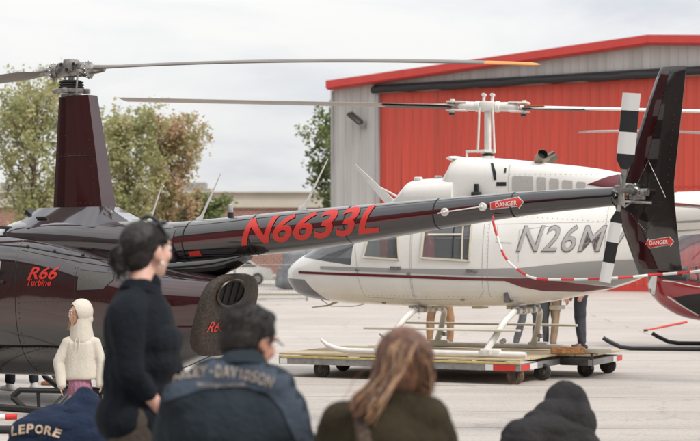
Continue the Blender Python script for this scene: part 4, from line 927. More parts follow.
    mb=MB(); mb.ell((.40,0,2.735),(.09,.33,.035)); obj('cowl_lip',mb,M['white'],ec)
    def cd(name,pts,m_,off=.004): return side_decal(name,[FB.q(*p,.34) for p in pts],TE,m_,ec,off=off)
    cd('intake_slot',((489.5,163),(492,163),(496,172),(496.5,180),(494,180),(492.5,172)),M['black']); cd('drain_slot',((496.5,182),(506.5,182),(506.5,186),(496.5,186)),M['black'])
    cd('intake_slot',((504,168),(506,168),(506,173),(504,173)),M['dkmetal'])
    for q_ in((512.5,533,176,191),(537,545.5,177,191),(549.5,558.5,178.5,190),(562,572,180,189.5),(576,585,181.5,188)):
        a,b2,c,d=q_; cd('cowl_grille',((a,c+1),(a+1,c),(b2-1,c+.6),(b2,c+1.6),(b2,d-1),(b2-1,d),(a+1,d),(a,d-1)),M['grillw'])
    cd('maroon_flash',((586,184.5),(606,176.5),(626,170.8),(640,172),(640,186),(606,187.5)),M['marst'])
    seam('panel_line',[FB.q(*p,.34) for p in((509,161),(509,192))],TE,ec,M['grillw'],w=.004)
    rivets([FB.q(510+k*5,174,.34) for k in range(18)]+[FB.q(430+k*5,185,.34) for k in range(0)],TE,ec,M['grillw'],r=.006)
    a=FB.q(475,196,.45); mb=MB(); mb.box((a[0],.40,a[1]),(.10,.12,.10),None,.01); mb.box((a[0],.40,a[1]+.10),(.05,.05,.10)); obj('black_vent',mb,M['black'],t)
    # exhaust stacks
    for s in(1,-1):
        b0=Vector((-.70,.13*s,2.60)); d=Vector((-.13,.15*s,.11)).normalized(); up0=Vector((0,0,1))
        pts=[b0,b0+up0*.05+d*.02,b0+up0*.08+d*.07,b0+up0*.08+d*.16]
        mb=MB(); mb.tube(pts,[.062,.064,.064,.067],24,False); mb.tube([pts[-1],pts[-1]-d*.005,pts[2]],[.067,.062,.060],24,False)
        e_=obj('exhaust_stack',mb,mat('stack_metal',(.30,.25,.19),.28,.9,var=.4,vs=10) if s==1 else bpy.data.materials['stack_metal'],t)
        mb=MB(); mb.tube([pts[2]+d*.03,pts[2]+d*.035],[.061,.061],24); obj('exhaust_opening',mb,bpy.data.materials['soot'],e_,0)
    # mast + head
    mb=MB(); mb.cyl((0,0,2.7),(0,0,3.40),.042,16); mb.tube([(0,0,2.69),(0,0,2.76)],.085,16); obj('mast',mb,M['white2'],t)
    mb=MB(); mb.tube([(0,0,2.74),(0,0,2.79)],.07,16); obj('mast_seal',mb,M['black'],t)
    mb=MB()
    ang=R(180-19); wa=Vector((math.cos(ang),math.sin(ang))) # blade line in world
    v=Vector((wa.x*FB.n[0]+wa.y*FB.n[1],wa.x*FB.l[0]+wa.y*FB.l[1])); la=math.atan2(v.y,v.x)
    Q=Matrix.Rotation(la,3,'Z')@Matrix.Rotation(R(-2.6),3,'Y')
    for s in(-1,1):
        for yy in (.0,): mb=MB(); mb.tube([Q@Vector((.085*s,.09,0))+Vector((0,0,3.36)),Vector((.11*s,.06,2.80))],.014,8); obj('pitch_link',mb,M['white2'],t)
    mb=MB(); mb.box((.12,.1,2.82),(.26,.04,.03)); mb.cyl((.24,.1,2.70),(.24,.1,2.83),.018,8); mb.tube([(0,0,2.80),(0,0,2.84)],.10,16); obj('swashplate',mb,M['white2'],t)
    z0=Vector((0,0,3.38)); mb=MB()
    mb.box(z0,(.19,.15,.13),Q,.02)
    for s in(1,-1): mb.box(z0+Q@Vector((.055*s,0,.10)),(.03,.05,.10),Q,.006); mb.cyl(z0+Q@Vector((.055*s,-.05,.145)),z0+Q@Vector((.055*s,.05,.145)),.022,10)
    hb=obj('rotor_hub',mb,M['white2'],t)
    for s in(1,-1):
        mb=MB(); mb.tube([z0+Q@Vector((s*x,0,0)) for x in(.09,.11,.12,.15,.16,.30,.34,.38)],[.06,.075,.07,.07,.058,.062,.058,.035],16)
        mb.box(z0+Q@Vector((s*.40,.0,.052)),(.26,.13,.022),Q,.008); mb.box(z0+Q@Vector((s*.40,.0,-.052)),(.26,.13,.022),Q,.008)
        mb.cyl(z0+Q@Vector((s*.46,0,-.085)),z0+Q@Vector((s*.46,0,.085)),.03,12); mb.cyl(z0+Q@Vector((s*.34,-.05,0)),z0+Q@Vector((s*.34,-.10,0)),.035,12)
        g=obj('blade_grip',mb,M['white2'],t)
        mb=MB(); mb.cyl(z0+Q@Vector((s*.46,0,-.115)),z0+Q@Vector((s*.46,0,-.085)),.035,10); obj('grip_bolt',mb,M['dkmetal'],g)
        a_=la if s==1 else la+PI
        b_=rotor_blade('rotor_blade',(0,0),a_,.42,5.05 if s==1 else 5.0,.33,3.375,0 if s==1 else .001,.050*s,mat('blade_white',(.33,.29,.25) if s==1 else (.75,.73,.70),.35,var=.1,vs=3),t,None,.5,.085,3)
        ca,sa=math.cos(a_),math.sin(a_)
        for r0_,r1_,m_,dz_ in((.48,.98 if s==1 else .75,'orange2',.019),(.46,1.35 if s==1 else 1.25,'black',-.017)):
            mb=MB(); rg=[]
            for r_ in(r0_,r1_):
                w_=.165 if r_>.6 else .10
                rg.append([(ca*r_-sa*y,sa*r_+ca*y,3.375+.05*s*r_+dz_+zz) for y,zz in((-w_,-.006),(w_,-.012 if dz_>0 else 0),(w_,-.016 if dz_>0 else .01),(-w_,.010))])
            mb.loft(rg); obj('blade_root_wear' if m_=='orange2' else 'blade_root_cuff',mb,M[m_],b_,0)
    # boom
    mb=MB(); bp=[(-2.40,2.015,.262),(-2.7,2.03,.25),(-4,2.08,.20),(-5.5,2.13,.15),(-6.9,2.17,.10)]
    mb.tube([(a,0,b) for a,b,_ in bp],[c for *_,c in bp],32); bm_=obj('tail_boom',mb,M['white'],t,50)
    TBm=bvh(bm_.data); side_decal('grey_stripe',[(-2.42,1.80),(-6.5,2.06),(-6.5,2.12),(-2.42,1.92)],TBm,M['greyst'],bm_,step=.2)
    mb=MB(); mb.prism([(-6.3,2.2),(-6.75,2.95),(-7.05,2.95),(-6.95,2.1),(-7.0,1.5),(-6.75,1.5),(-6.45,2.05)],'y',-.02,.02); obj('tail_fin',mb,M['white'],t)
    mb=MB(); mb.box((-5.4,0,2.14),(.38,1.9,.04),None,.015); obj('stabiliser',mb,M['white'],t)
    for k in(0,1):
        mb=MB(); r_=Matrix.Rotation(R(20+180*k),3,'Y'); c=Vector((-6.7,.28,2.2)); mb.box(c+r_@Vector((0,0,.42)),(.11,.012,.80),r_,.004); obj('tail_rotor_blade',mb,M['white2'],t)
    mb=MB(); mb.cyl((-6.7,0,2.2),(-6.7,.3,2.2),.04,12); obj('tail_rotor_hub',mb,M['white2'],t)
    # wire cutter, antennas, pitot
    a=FB.q(398,200,.0); b_=FB.q(354,164,.0); mb=MB()
    A_=Vector((a[0]-.02,0,a[1]-.06)); B_=Vector((b_[0],0,b_[1])); up=Vector((.05,0,.07))
    mb.loft([[A_+Vector((.0,.018,0)),A_+Vector((.16,.018,-.02)),A_+Vector((.16,-.018,-.02)),A_+Vector((0,-.018,0))],[B_+Vector((-.02,.01,.0)),B_+Vector((.0,.01,-.02)),B_+Vector((0,-.01,-.02)),B_+Vector((-.02,-.01,0))]])
    c_=FB.q(379,187,0); e_=FB.q(402,199,0); mb.tube([(c_[0],0,c_[1]),(e_[0],0,e_[1])],.013,8); obj('cable_cutter',mb,M['white2'],t,20)
    a=FB.q(401,200,-.1); b_=FB.q(401,158,-.1); mb=MB(); mb.tube([(a[0],-.1,a[1]-.05),(b_[0],-.1,b_[1])],[.009,.004],6); mb.ell((a[0],-.1,a[1]+.0),(.03,.03,.04)); obj('whip_antenna',mb,M['marst'],t)
    mb=MB(); mb.tube([(2.05,.0,.93),(2.2,.0,.87),(2.42,.02,.845)],[.02,.012,.008],8); obj('pitot_tube',mb,M['cream'],t)
    mb=MB(); mb.tube([(2.2,.2,.95),(2.05,.22,.87),(1.75,.22,.87),(1.6,.2,.90)],.006,6); obj('wire_deflector',mb,M['cream'],t)
    # landing gear
    zs=.345
    for s in(1,-1):
        mb=MB(); y=.93*s
        mb.tube([(1.86,y,zs+.13),(1.78,y,zs+.07),(1.66,y,zs+.025),(1.5,y,zs+.003),(-.75,y,zs+.003),(-.80,y,zs+.003)],[.018,.028,.034,.036,.036,.03],14); sk=obj('skid',mb,M['white2'],t)
        for x in(1.0,-.36):
            mb=MB(); mb.tube([(x,y-.0*s,zs+.0),(x,y-.0,zs+.05)],.055,12); mb.box((x,y,zs+.02),(.26,.085,.09),None,.02); obj('skid_saddle',mb,M['white2'],sk)
        for x0,x1 in((.80,1.03),(-.50,-.30)):
            mb=MB(); p=[(x0,.05*s,.84),(x0,.36*s,.845),(x0+.0,.55*s,.82),(x0+(x1-x0)*.25,.70*s,.72),(x0+(x1-x0)*.6,.82*s,.55),(x1,.92*s,zs+.04)]
            mb.tube(cr(p,4),.040,14); lg=obj('cross_tube',mb,M['white2'],t)
            mb=MB(); mb.cyl(Vector(p[3])+Vector((0,0,-.22)),Vector(p[3])+Vector((0,0,-.22))+Vector((.0,.09*s,-.01)),.03,8)
            obj('step_pin',mb,M['alu'],lg)
            for yy in(.20,.42): mb=MB(); mb.box((x0,yy*s,.86),(.11,.07,.09),None,.015); obj('strap_clamp',mb,M['alu'],lg)
        zst=.63; mb=MB(); mb.box((.30,.86*s,zst),(2.0 if s==1 else 2.4,.11,.028),None,.01); obj('side_step',mb,M['cream'],t)
    for x in(.95,.6,.1,-.35,-.9): mb=MB(); mb.box((x,0,.885),(.12,.3,.05),None,.01); obj('belly_fitting',mb,M['cream'],t)
white_heli()

# ------------------------------------------------------------------ trolley
def trolley():
    FT=Frame(1.985,19.3,26.5)   # origin at the near right corner
    t=thing('transport_trolley','long low wheeled trolley with plywood deck carrying the white helicopter','trolley',(FT.O[0],FT.O[1],0),FT.rz)
    # local: +x toward the left end, -y away from the camera
    L=3.22; D=1.9; zt=.30
    def planks(name,x0,x1,y0,y1,z,n,par,along='x'):
        g=.006
        for i in range(n):
            mb=MB()
            if along=='y': a=y0+(y1-y0)*i/n; b_=y0+(y1-y0)*(i+1)/n-g; mb.box(((x0+x1)/2,(a+b_)/2,z+.002*(i%3)),(x1-x0,b_-a,.024),None,.003)
            else: a=x0+(x1-x0)*i/n; b_=x0+(x1-x0)*(i+1)/n-g; mb.box(((a+b_)/2,(y0+y1)/2,z+.002*(i%3)),(b_-a,y1-y0,.024),None,.003)
            obj('deck_board',mb,M['wood'],par,30)
    planks('d',0.0,L,-D,0,zt-.012,5,t,'y')
    mb=MB(); mb.box((L/2,-.012,zt-.045),(L,.03,.03),None,.003); mb.box((L/2,-D+.01,zt-.045),(L,.03,.03)); obj('deck_edge',mb,M['woodedge'],t)
    mb=MB(); mb.box((L/2,-.03,zt-.100),(L,.05,.075)); mb.box((L/2,-D+.03,zt-.100),(L,.05,.075)); mb.box((.03,-D/2,zt-.100),(.05,D-.12,.075)); mb.box((L-.03,-D/2,zt-.100),(.05,D-.12,.075))
    for x in(.8,1.6,2.4): mb.box((x,-D/2,zt-.10),(.05,D-.12,.06))
    fr=obj('frame',mb,M['galv'],t,0)
    def tape(x0,x1,y,m_,ax='x'):
        mb=MB()
        if ax=='x': mb.box(((x0+x1)/2,y+.0,zt-.100),(abs(x1-x0),.006,.066))
        else: mb.box((y,(x0+x1)/2,zt-.100),(.006,abs(x1-x0),.066))
        obj('reflective_tape',mb,M[m_],fr,0)
    tape(.05,.33,-.001,'taper'); tape(.335,.43,-.001,'tapew'); tape(L-.12,L-.02,-.001,'tapew'); tape(-.05,-.34,.001,'taper','y'); tape(-.345,-.60,.001,'tapew','y')
    # second deck behind, running further right
    t2p=[(-.02,-D-.02),(-.02,-D-1.35)]
    planks('e',-.42,L-.3,-D-.68,-D-.03,zt-.012,2,t,'y')
    planks('f',-.42,-.005,-D,-1.35,zt-.012,2,t,'x')
    mb=MB(); mb.box((-.415,-D-.06,zt-.10),(.05,1.24,.075)); mb.box((1.1,-D-.66,zt-.10),(2.95,.05,.075)); fr2=obj('rear_frame',mb,M['galv'],t,0)
    mb=MB(); mb.box((-.444,-D-.55,zt-.10),(.006,.24,.066)); obj('reflective_tape',mb,M['taper'],fr2,0)
    mb=MB(); mb.box((-.444,-D-.36,zt-.10),(.006,.13,.066)); obj('reflective_tape',mb,M['tapew'],fr2,0)
    mb=MB(); mb.box((-.22,-1.37,zt-.09),(.40,.05,.10),None,.01); mb.cyl((-.43,-1.37,zt-.18),(-.43,-1.37,zt+.02),.02,8); obj('coupling',mb,M['dkmetal'],t)
    k=0
    for x,y,m_ in((.10,-.12,'rust'),(L-.55,-.12,'dkmetal'),(.03,-.86,'dkmetal'),(-.24,-1.70,'dkmetal'),(-.30,-2.42,'dkmetal'),(L-.25,-1.3,'dkmetal'),(1.7,-2.4,'dkmetal'),(L-.9,-2.4,'dkmetal')):
        r=.105
        mb=MB(); mb.tube([(x,y-.028,r),(x,y-.022,r),(x,y+.022,r),(x,y+.028,r)],[r*.9,r,r,r*.9],28)
        wh=obj('wheel',mb,M['rubber'] if m_!='rust' else M['rust'],t)
        mb=MB(); mb.cyl((x,y-.031,r),(x,y+.031,r),r*.42,16); mb.cyl((x,y-.045,r),(x,y+.045,r),.018,10)
        for q_ in range(5): a=q_*2*PI/5; mb.cyl((x,y,r),(x+math.cos(a)*r*.72,y,r+math.sin(a)*r*.72),.010,6)
        obj('hub',mb,M['rust'] if m_=='dkmetal' else M['dkmetal'],wh)
        mb=MB(); mb.box((x,y+.043,r+.03),(.05,.008,.15)); mb.box((x,y-.043,r+.03),(.05,.008,.15)); mb.box((x,y,zt-.125),(.14,.12,.016)); obj('wheel_fork',mb,M['dkmetal'],wh,0)
    b_=at(567,352.5,20.05); mb=MB(); mb.box((0,0,.042),(.42,.13,.085),None,.012)
    o=obj('timber_block',mb,mat('worn_timber',(.50,.33,.13),.7,var=.6,vs=9,dirt=(.45,.10,.04),stretch=(3,3,6)),None); o.location=(2.70,20.45,zt+.004); o.rotation_euler=(0,0,R(-4)); tag(o,'worn ochre timber block with red marks lying on the trolley deck end','timber block')
    mb=MB(); mb.box((0,0,.028),(.34,.12,.055),None,.01); o=obj('timber_block',mb,M['cream'],None); o.location=(3.08,20.52,zt+.004); o.rotation_euler=(0,0,R(-4)); tag(o,'flat cream painted block beside the ochre one on the trolley end','timber block')
trolley()

# ------------------------------------------------------------------ red helicopter at the right
def red_heli():
    FR=Frame(6.95,27.0,12)
    t=thing('helicopter','small red helicopter with clear bubble nose and black skids at the right edge','helicopter',(FR.O[0],FR.O[1],0),FR.rz)
    q=lambda px,py,c=0: FR.q(px,py,c)
    nose=q(648,277)[0]
    st=[(nose,1.0,1.32,.05,2.,.5),(nose-.05,.88,1.50,.20,2.,.5),(nose-.22,.70,1.68,.38,2.1,.46),(nose-.5,.54,1.88,.50,2.2,.42),(nose-.9,.45,2.02,.56,2.4,.42),(nose-1.5,.43,2.06,.58,2.5,.44),(nose-2.1,.46,2.0,.55,2.4,.48),(nose-2.7,.62,1.85,.42,2.2,.5),(nose-3.2,.95,1.72,.22,2.,.5)]
    print('red nose',nose)
    full=MB().loft(body_rings(st,48,5)); T=bvh(full.mesh('r'))
    inner=MB().loft([[(x-.03,y*.95,1.2+(z-1.2)*.95) for x,y,z in r] for r in body_rings([s for s in st if nose-2.3<s[0]<nose-.02],40,4)]).mesh('i')
    N=nose
    can=[(N+.3,.86),(N-.11,.86),(N-.16,1.22),(N-.45,1.20),(N-.75,1.12),(N-1.0,1.06),(N-1.22,1.16),(N-1.22,2.3),(N+.3,2.3)]
    shell=boolean(full.mesh('full'),[inner,MB().prism(can,'y',-.9,.9).mesh('c')]); body=link('fuselage',shell,M['redpaint'],t,35)
    a=MB().loft(body_rings(st,48,5,.985)).mesh('a'); me=boolean(a,[MB().prism([(x,z) for x,z in can],'y',-.9,.9).mesh('c')],'INTERSECT')
    TT=bvh(MB().loft(body_rings(st,48,5,.985)).mesh('q')); bm=bmesh.new(); bm.from_mesh(me)
    bmesh.ops.delete(bm,geom=[f for f in bm.faces if TT.find_nearest(f.calc_center_median())[3]>.004 or abs(TT.find_nearest(f.calc_center_median())[1].dot(f.normal))<.6],context='FACES'); bm.to_mesh(me); bm.free()
    link('bubble_canopy',me,M['glassc'],t,50)
    for s in(1,-1):
        side_decal('white_nose_band',[(N+.1,.84),(N-.115,.84),(N-.165,1.22),(N-.10,1.24)],T,M['white2'],body,side=s,off=.005)
        seam('canopy_edge',[(N-.165,1.22),(N-.45,1.20),(N-.75,1.12),(N-1.0,1.06),(N-1.22,1.16),(N-1.22,1.9)],T,body,M['black'],s,.012)
        seam('white_pinstripe',[(N-.25,1.12),(N-.45,1.10),(N-.75,1.03),(N-1.1,1.0),(N-1.6,1.08)],T,body,M['tapew'],s,.006)
        side_decal('black_panel',[(N-.42,.84),(N-.75,.58),(N-1.6,.56),(N-1.7,.98),(N-1.1,.93),(N-.7,.90)],T,M['black'],body,side=s)
        seam('white_stripe',[(N-.33,.86),(N-.55,.72),(N-.82,.56)],T,body,M['tapew'],s,.014)
        seam('door_line',[(N-1.25,1.9),(N-1.3,.6),(N-2.0,.6),(N-2.1,1.7)],T,body,M['black'],s,.006)
    for y in(.26,-.26):
        mb=MB(); mb.box((N-1.15,y,.92),(.45,.42,.16),None,.04); obj('seat',mb,M['seatred'],t); mb=MB(); mb.box((N-1.42,y,1.25),(.12,.42,.62),Matrix.Rotation(R(-12),3,'Y'),.05); obj('seat_back',mb,mat('pink_seat',(.55,.16,.17),.8) if y>0 else bpy.data.materials['pink_seat'],t)
    mb=MB(); mb.box((N-.62,0,1.18),(.14,.30,.34),Matrix.Rotation(R(15),3,'Y'),.03); mb.box((N-.66,0,.85),(.12,.14,.5)); ip=obj('instrument_panel',mb,M['galv'],t)
    mb=MB(); mb.tube([(N-.85,.0,.8),(N-.80,.0,1.25),(N-.78,.3,1.36)],.018,8); mb.cyl((N-.78,.3,1.36),(N-.78,.3,1.22),.022,8); obj('cyclic_stick',mb,M['steel'],t)
    mb=MB(); mb.tube([(N-.05,0,1.53),(N-.3,.0,1.76),(N-.6,0,1.93),(N-1.2,0,2.045)],.02,8); obj('canopy_post',mb,M['marst'],t)
    # skids
    zg=.03
    for s in(1,-1):
        y=.92*s
        mb=MB(); x0=q(603,341,.92)[0] if s==1 else q(652,338,-.92)[0]
        mb.tube([(x0,y,.20),(x0-.10,y,.14),(x0-.28,y,.055),(x0-.45,y,.035),(x0-3.2,y,.035)],.035,12); sk=obj('skid',mb,M['black'],t)
        for x in(N-.95,N-2.1):
            mb=MB(); mb.tube([(x,.2*s,.50),(x-.0,.5*s,.47),(x-.02,.72*s,.30),(x-.05,.91*s,.06)],[.03,.034,.034,.03],12); mb.tube([(x-.35,.35*s,.5),(x-.05,.90*s,.08)],.02,8); obj('skid_leg',mb,M['dkmetal'],t)
    a=q(645,330,.7); b_=q(687,322,.5); mb=MB(); mb.tube([(a[0],.85,a[1]),(b_[0],.5,b_[1])],[.013,.020],8); tb=obj('tow_handle',mb,M['redlet2'],t)
    mb=MB(); mb.cyl((a[0]+.02,.85,a[1]),(a[0]-.05,.845,a[1]+.006),.020,8); obj('grip',mb,M['rust'],tb)
    mb=MB(); mb.loft(body_rings([(N-1.55,1.9,2.5,.08,2.,.5),(N-1.9,1.9,3.0,.10,2.,.5)],16,2)) ; obj('mast_fairing',MB().loft([[(N-1.35,.09,2.0),(N-1.35,-.09,2.0),(N-1.95,-.06,1.95),(N-1.95,.06,1.95)],[(N-1.55,.06,3.2),(N-1.55,-.06,3.2),(N-1.85,-.04,3.2),(N-1.85,.04,3.2)]]),M['redpaint'],t)
    xm=N-1.7; mb=MB(); mb.cyl((xm,0,3.2),(xm,0,3.5),.035,12); mb.box((xm,0,3.5),(.35,.12,.12),None,.02); obj('rotor_hub',mb,M['alu'],t)
    # blade whose tip is at photo (583,130)
    zb=3.5; cx,cy=FR.O[0]+xm*FR.n[0],FR.O[1]+xm*FR.n[1]
    best=min((abs((cx-5.0*math.cos(a))/(cy+5.0*math.sin(a))*FPX+350-583),a) for a in[k*.005 for k in range(-300,-60)])[1]
    wx,wy=-math.cos(best),math.sin(best); la=math.atan2(wx*FR.l[0]+wy*FR.l[1],wx*FR.n[0]+wy*FR.n[1])
    print('red blade',best,cx,cy)
    for s in(0,1): rotor_blade('rotor_blade',(xm,0),la+s*PI,.2,5.0,.19,3.47,.008,0,M['bladegrey2'],t,None,.5,.1,4)
    mb=MB(); mb.tube([(N-3.0,0,1.4),(N-7.6,0,1.55)],[.16,.07],20); obj('tail_boom',mb,M['redpaint'],t)
    mb=MB(); mb.prism([(N-7.3,1.5),(N-7.7,2.2),(N-7.95,2.2),(N-7.75,1.5),(N-7.9,.95),(N-7.7,.95)],'y',-.015,.015); obj('tail_fin',mb,M['redpaint'],t)
M['bladegrey2']=mat('blade_light',(.42,.41,.40),.4)
red_heli()

# barrier frame / stick near the left foreground
def towframe():
    d=16.3; f=lambda px,py,dd=0: at(px,py,d+dd)
    O=f(60,411); t=thing('ground_handling_frame','black welded handling frame with pointed end lying under the dark helicopter','handling frame',(O.x,O.y,0))
    def L(px,py,dd=0): p=f(px,py,dd); return (p.x-O.x,p.y-O.y,p.z)
    mb=MB(); mb.tube([L(12,397),L(20,390)],.028,8); mb.tube([L(19,390),L(104,391.5)],.028,8); obj('top_rail',mb,M['black'],t)
    mb=MB(); mb.tube(cr([L(12,397),L(20,404),L(30,410),L(60,412),L(104,413)],4),.028,10); obj('lower_rail',mb,M['black'],t)
    for px in(38,72,100): mb=MB(); mb.tube([L(px,391),L(px+1,411)],.018,8); obj('strut',mb,M['black'],t)
    d=14.6; p=f(-12,420); p2=f(17,416.5); p.z=max(p.z,.03)
    s=thing('marker_pole','red and white banded pole lying low at the left edge of the apron','marker pole',(p2.x,p2.y,0))
    a=Vector((-.9,-.1,p.z+.0)); b_=Vector((0,0,p2.z)); k=0; n=9
    for i in range(n):
        mb=MB(); mb.tube([a.lerp(b_,i/n),a.lerp(b_,(i+1)/n)],.028,12); obj('red_band' if i%2==0 else 'white_band',mb,M['chr' if i%2==0 else 'chw'],s)
    d=14.0; p=f(8,426); o=obj('rubber_hose',MB().tube([(-1.2,.05,.03),(-.5,0,.035),(0,0,.035),(.12,.02,.03)],.035,10),M['black'],None); o.location=(p.x,p.y,0); tag(o,'thick black hose lying on the apron below the banded pole','hose')
towframe()

# ================================================================== people
V=Vector
def hand(mb,w,d,n,s,sc=1.,curl=.5):
    """w wrist, d direction of the palm, n palm normal, s thumb side vector"""
    d=V(d).normalized(); n=V(n).normalized(); s=V(s).normalized(); w=V(w)
    for o_ in(-.6,-.2,.2,.6): mb.cap(w+d*.005*sc+s*o_*.022*sc,w+d*.080*sc+s*o_*.040*sc,.014*sc,.012*sc,8)
    for i,(o_,L) in enumerate(((.034,.066),(.012,.076),(-.011,.070),(-.032,.054))):
        p=w+d*.085*sc+s*o_*sc; a=curl*(.45+.12*i); dd=d
        for k,f in enumerate((.45,.32,.25)):
            dd=(dd*math.cos(a*.6)+n*math.sin(a*.6)).normalized(); q=p+dd*L*f*sc; mb.cap(p,q,(.0098-.0008*k)*sc,(.0092-.0008*k)*sc,8); p=q
    p=w+d*.025*sc+s*.026*sc; dd=(d*.65+s*.75+n*.3).normalized(); q=p+dd*.035*sc; mb.cap(p,q,.0125*sc,.0105*sc,8); dd=(dd*.75+d*.5+n*.35).normalized(); mb.cap(q,q+dd*.032*sc,.0105*sc,.009*sc,8)
def head(mb,c,Rm,s=1.,ears=True):
    """Rm maps head axes (x right, y forward, z up) to the figure"""
    c=V(c); g=lambda x,y,z: c+Rm@V((x*s,y*s,z*s)); E=lambda p,r: mb.ell(g(*p),tuple(k*s for k in r),Rm)
    E((0,-.012,.025),(.076,.096,.088)); E((0,.012,-.02),(.066,.082,.095)); E((0,.030,-.062),(.047,.055,.045)); E((0,.062,-.088),(.024,.022,.020))
    E((0,.075,.028),(.055,.022,.016)); nz_=.45 if s<.9 else 1.; mb.cap(g(0,.088,.012),g(0,.090+.022*nz_,-.020),.009*s,(.009+.005*nz_)*s,8); E((.011,.088+.010*nz_,-.024),(.010,.011,.008)); E((-.011,.088+.010*nz_,-.024),(.010,.011,.008))
    E((0,.088,-.050),(.024,.012,.007)); E((0,.086,-.060),(.020,.012,.008)); E((.038,.062,-.022),(.024,.024,.024)); E((-.038,.062,-.022),(.024,.024,.024))
    if ears:
        for k in(1,-1): mb.ell(g(.076*k,-.008,-.008),(.010*s,.020*s,.032*s),Rm@Matrix.Rotation(R(-12),3,'X')); E((.075*k,0,-.034),(.008,.011,.010))
def eyes(par,c,Rm,s=1.,m='eyed'):
    for k in(1,-1):
        p=V(c)+Rm@V((.031*k*s,.082*s,.008*s)); o=obj('eye',MB().ell(p,.0125*s,None,10,8),M['eyew'],par); q=V(c)+Rm@V((.031*k*s,.0925*s,.008*s)); obj('iris',MB().ell(q,(.006*s,.004*s,.006*s),Rm,8,6),M[m],o)
        b=V(c)+Rm@V((.031*k*s,.096*s,.030*s)); obj('eyebrow',MB().tube([b+Rm@V((-.016*s,-.004*s,0)),b+Rm@V((0,.002*s,.004*s)),b+Rm@V((.016*s,-.006*s,0))],.003*s,6),M['hairbr'],par)
def HR(yaw,pitch=0,roll=0): return Matrix.Rotation(R(yaw),3,'Z')@Matrix.Rotation(R(pitch),3,'X')@Matrix.Rotation(R(roll),3,'Y')

def strands(guides,n,r,m,par,name='hair_strands',jit=.012,seed=1,wav=.0):
    rnd=random.Random(seed); mb=MB(); mbs={}
    for i in range(n):
        a,b=rnd.sample(range(len(guides)),2) if rnd.random()<.5 else (lambda k:(k,min(k+1,len(guides)-1)))(rnd.randrange(len(guides)))
        a2=rnd.randrange(len(guides)-1); t=rnd.random(); ga,gb=guides[a2],guides[a2+1]
        off=V((rnd.gauss(0,jit),rnd.gauss(0,jit),rnd.gauss(0,jit*.6))); ph=rnd.random()*6
        pts=[]
        for k,(p,q) in enumerate(zip(ga,gb)):
            s=k/(len(ga)-1); c=V(p).lerp(V(q),t)+off*(.25+s)+V((math.sin(ph+s*9),0,math.cos(ph+s*8)))*wav*s; pts.append(tuple(c))
        pts=cr(pts,3); rr=[r*(1-.6*k/(len(pts)-1)) for k in range(len(pts))]
        if isinstance(m,tuple): mbs.setdefault(rnd.randrange(len(m)),MB()).tube(pts,rr,5)
        else: mb.tube(pts,rr,5)
    if isinstance(m,tuple): return [obj(name,q_,m[k],par) for k,q_ in mbs.items()]
    return obj(name,mb,m,par)

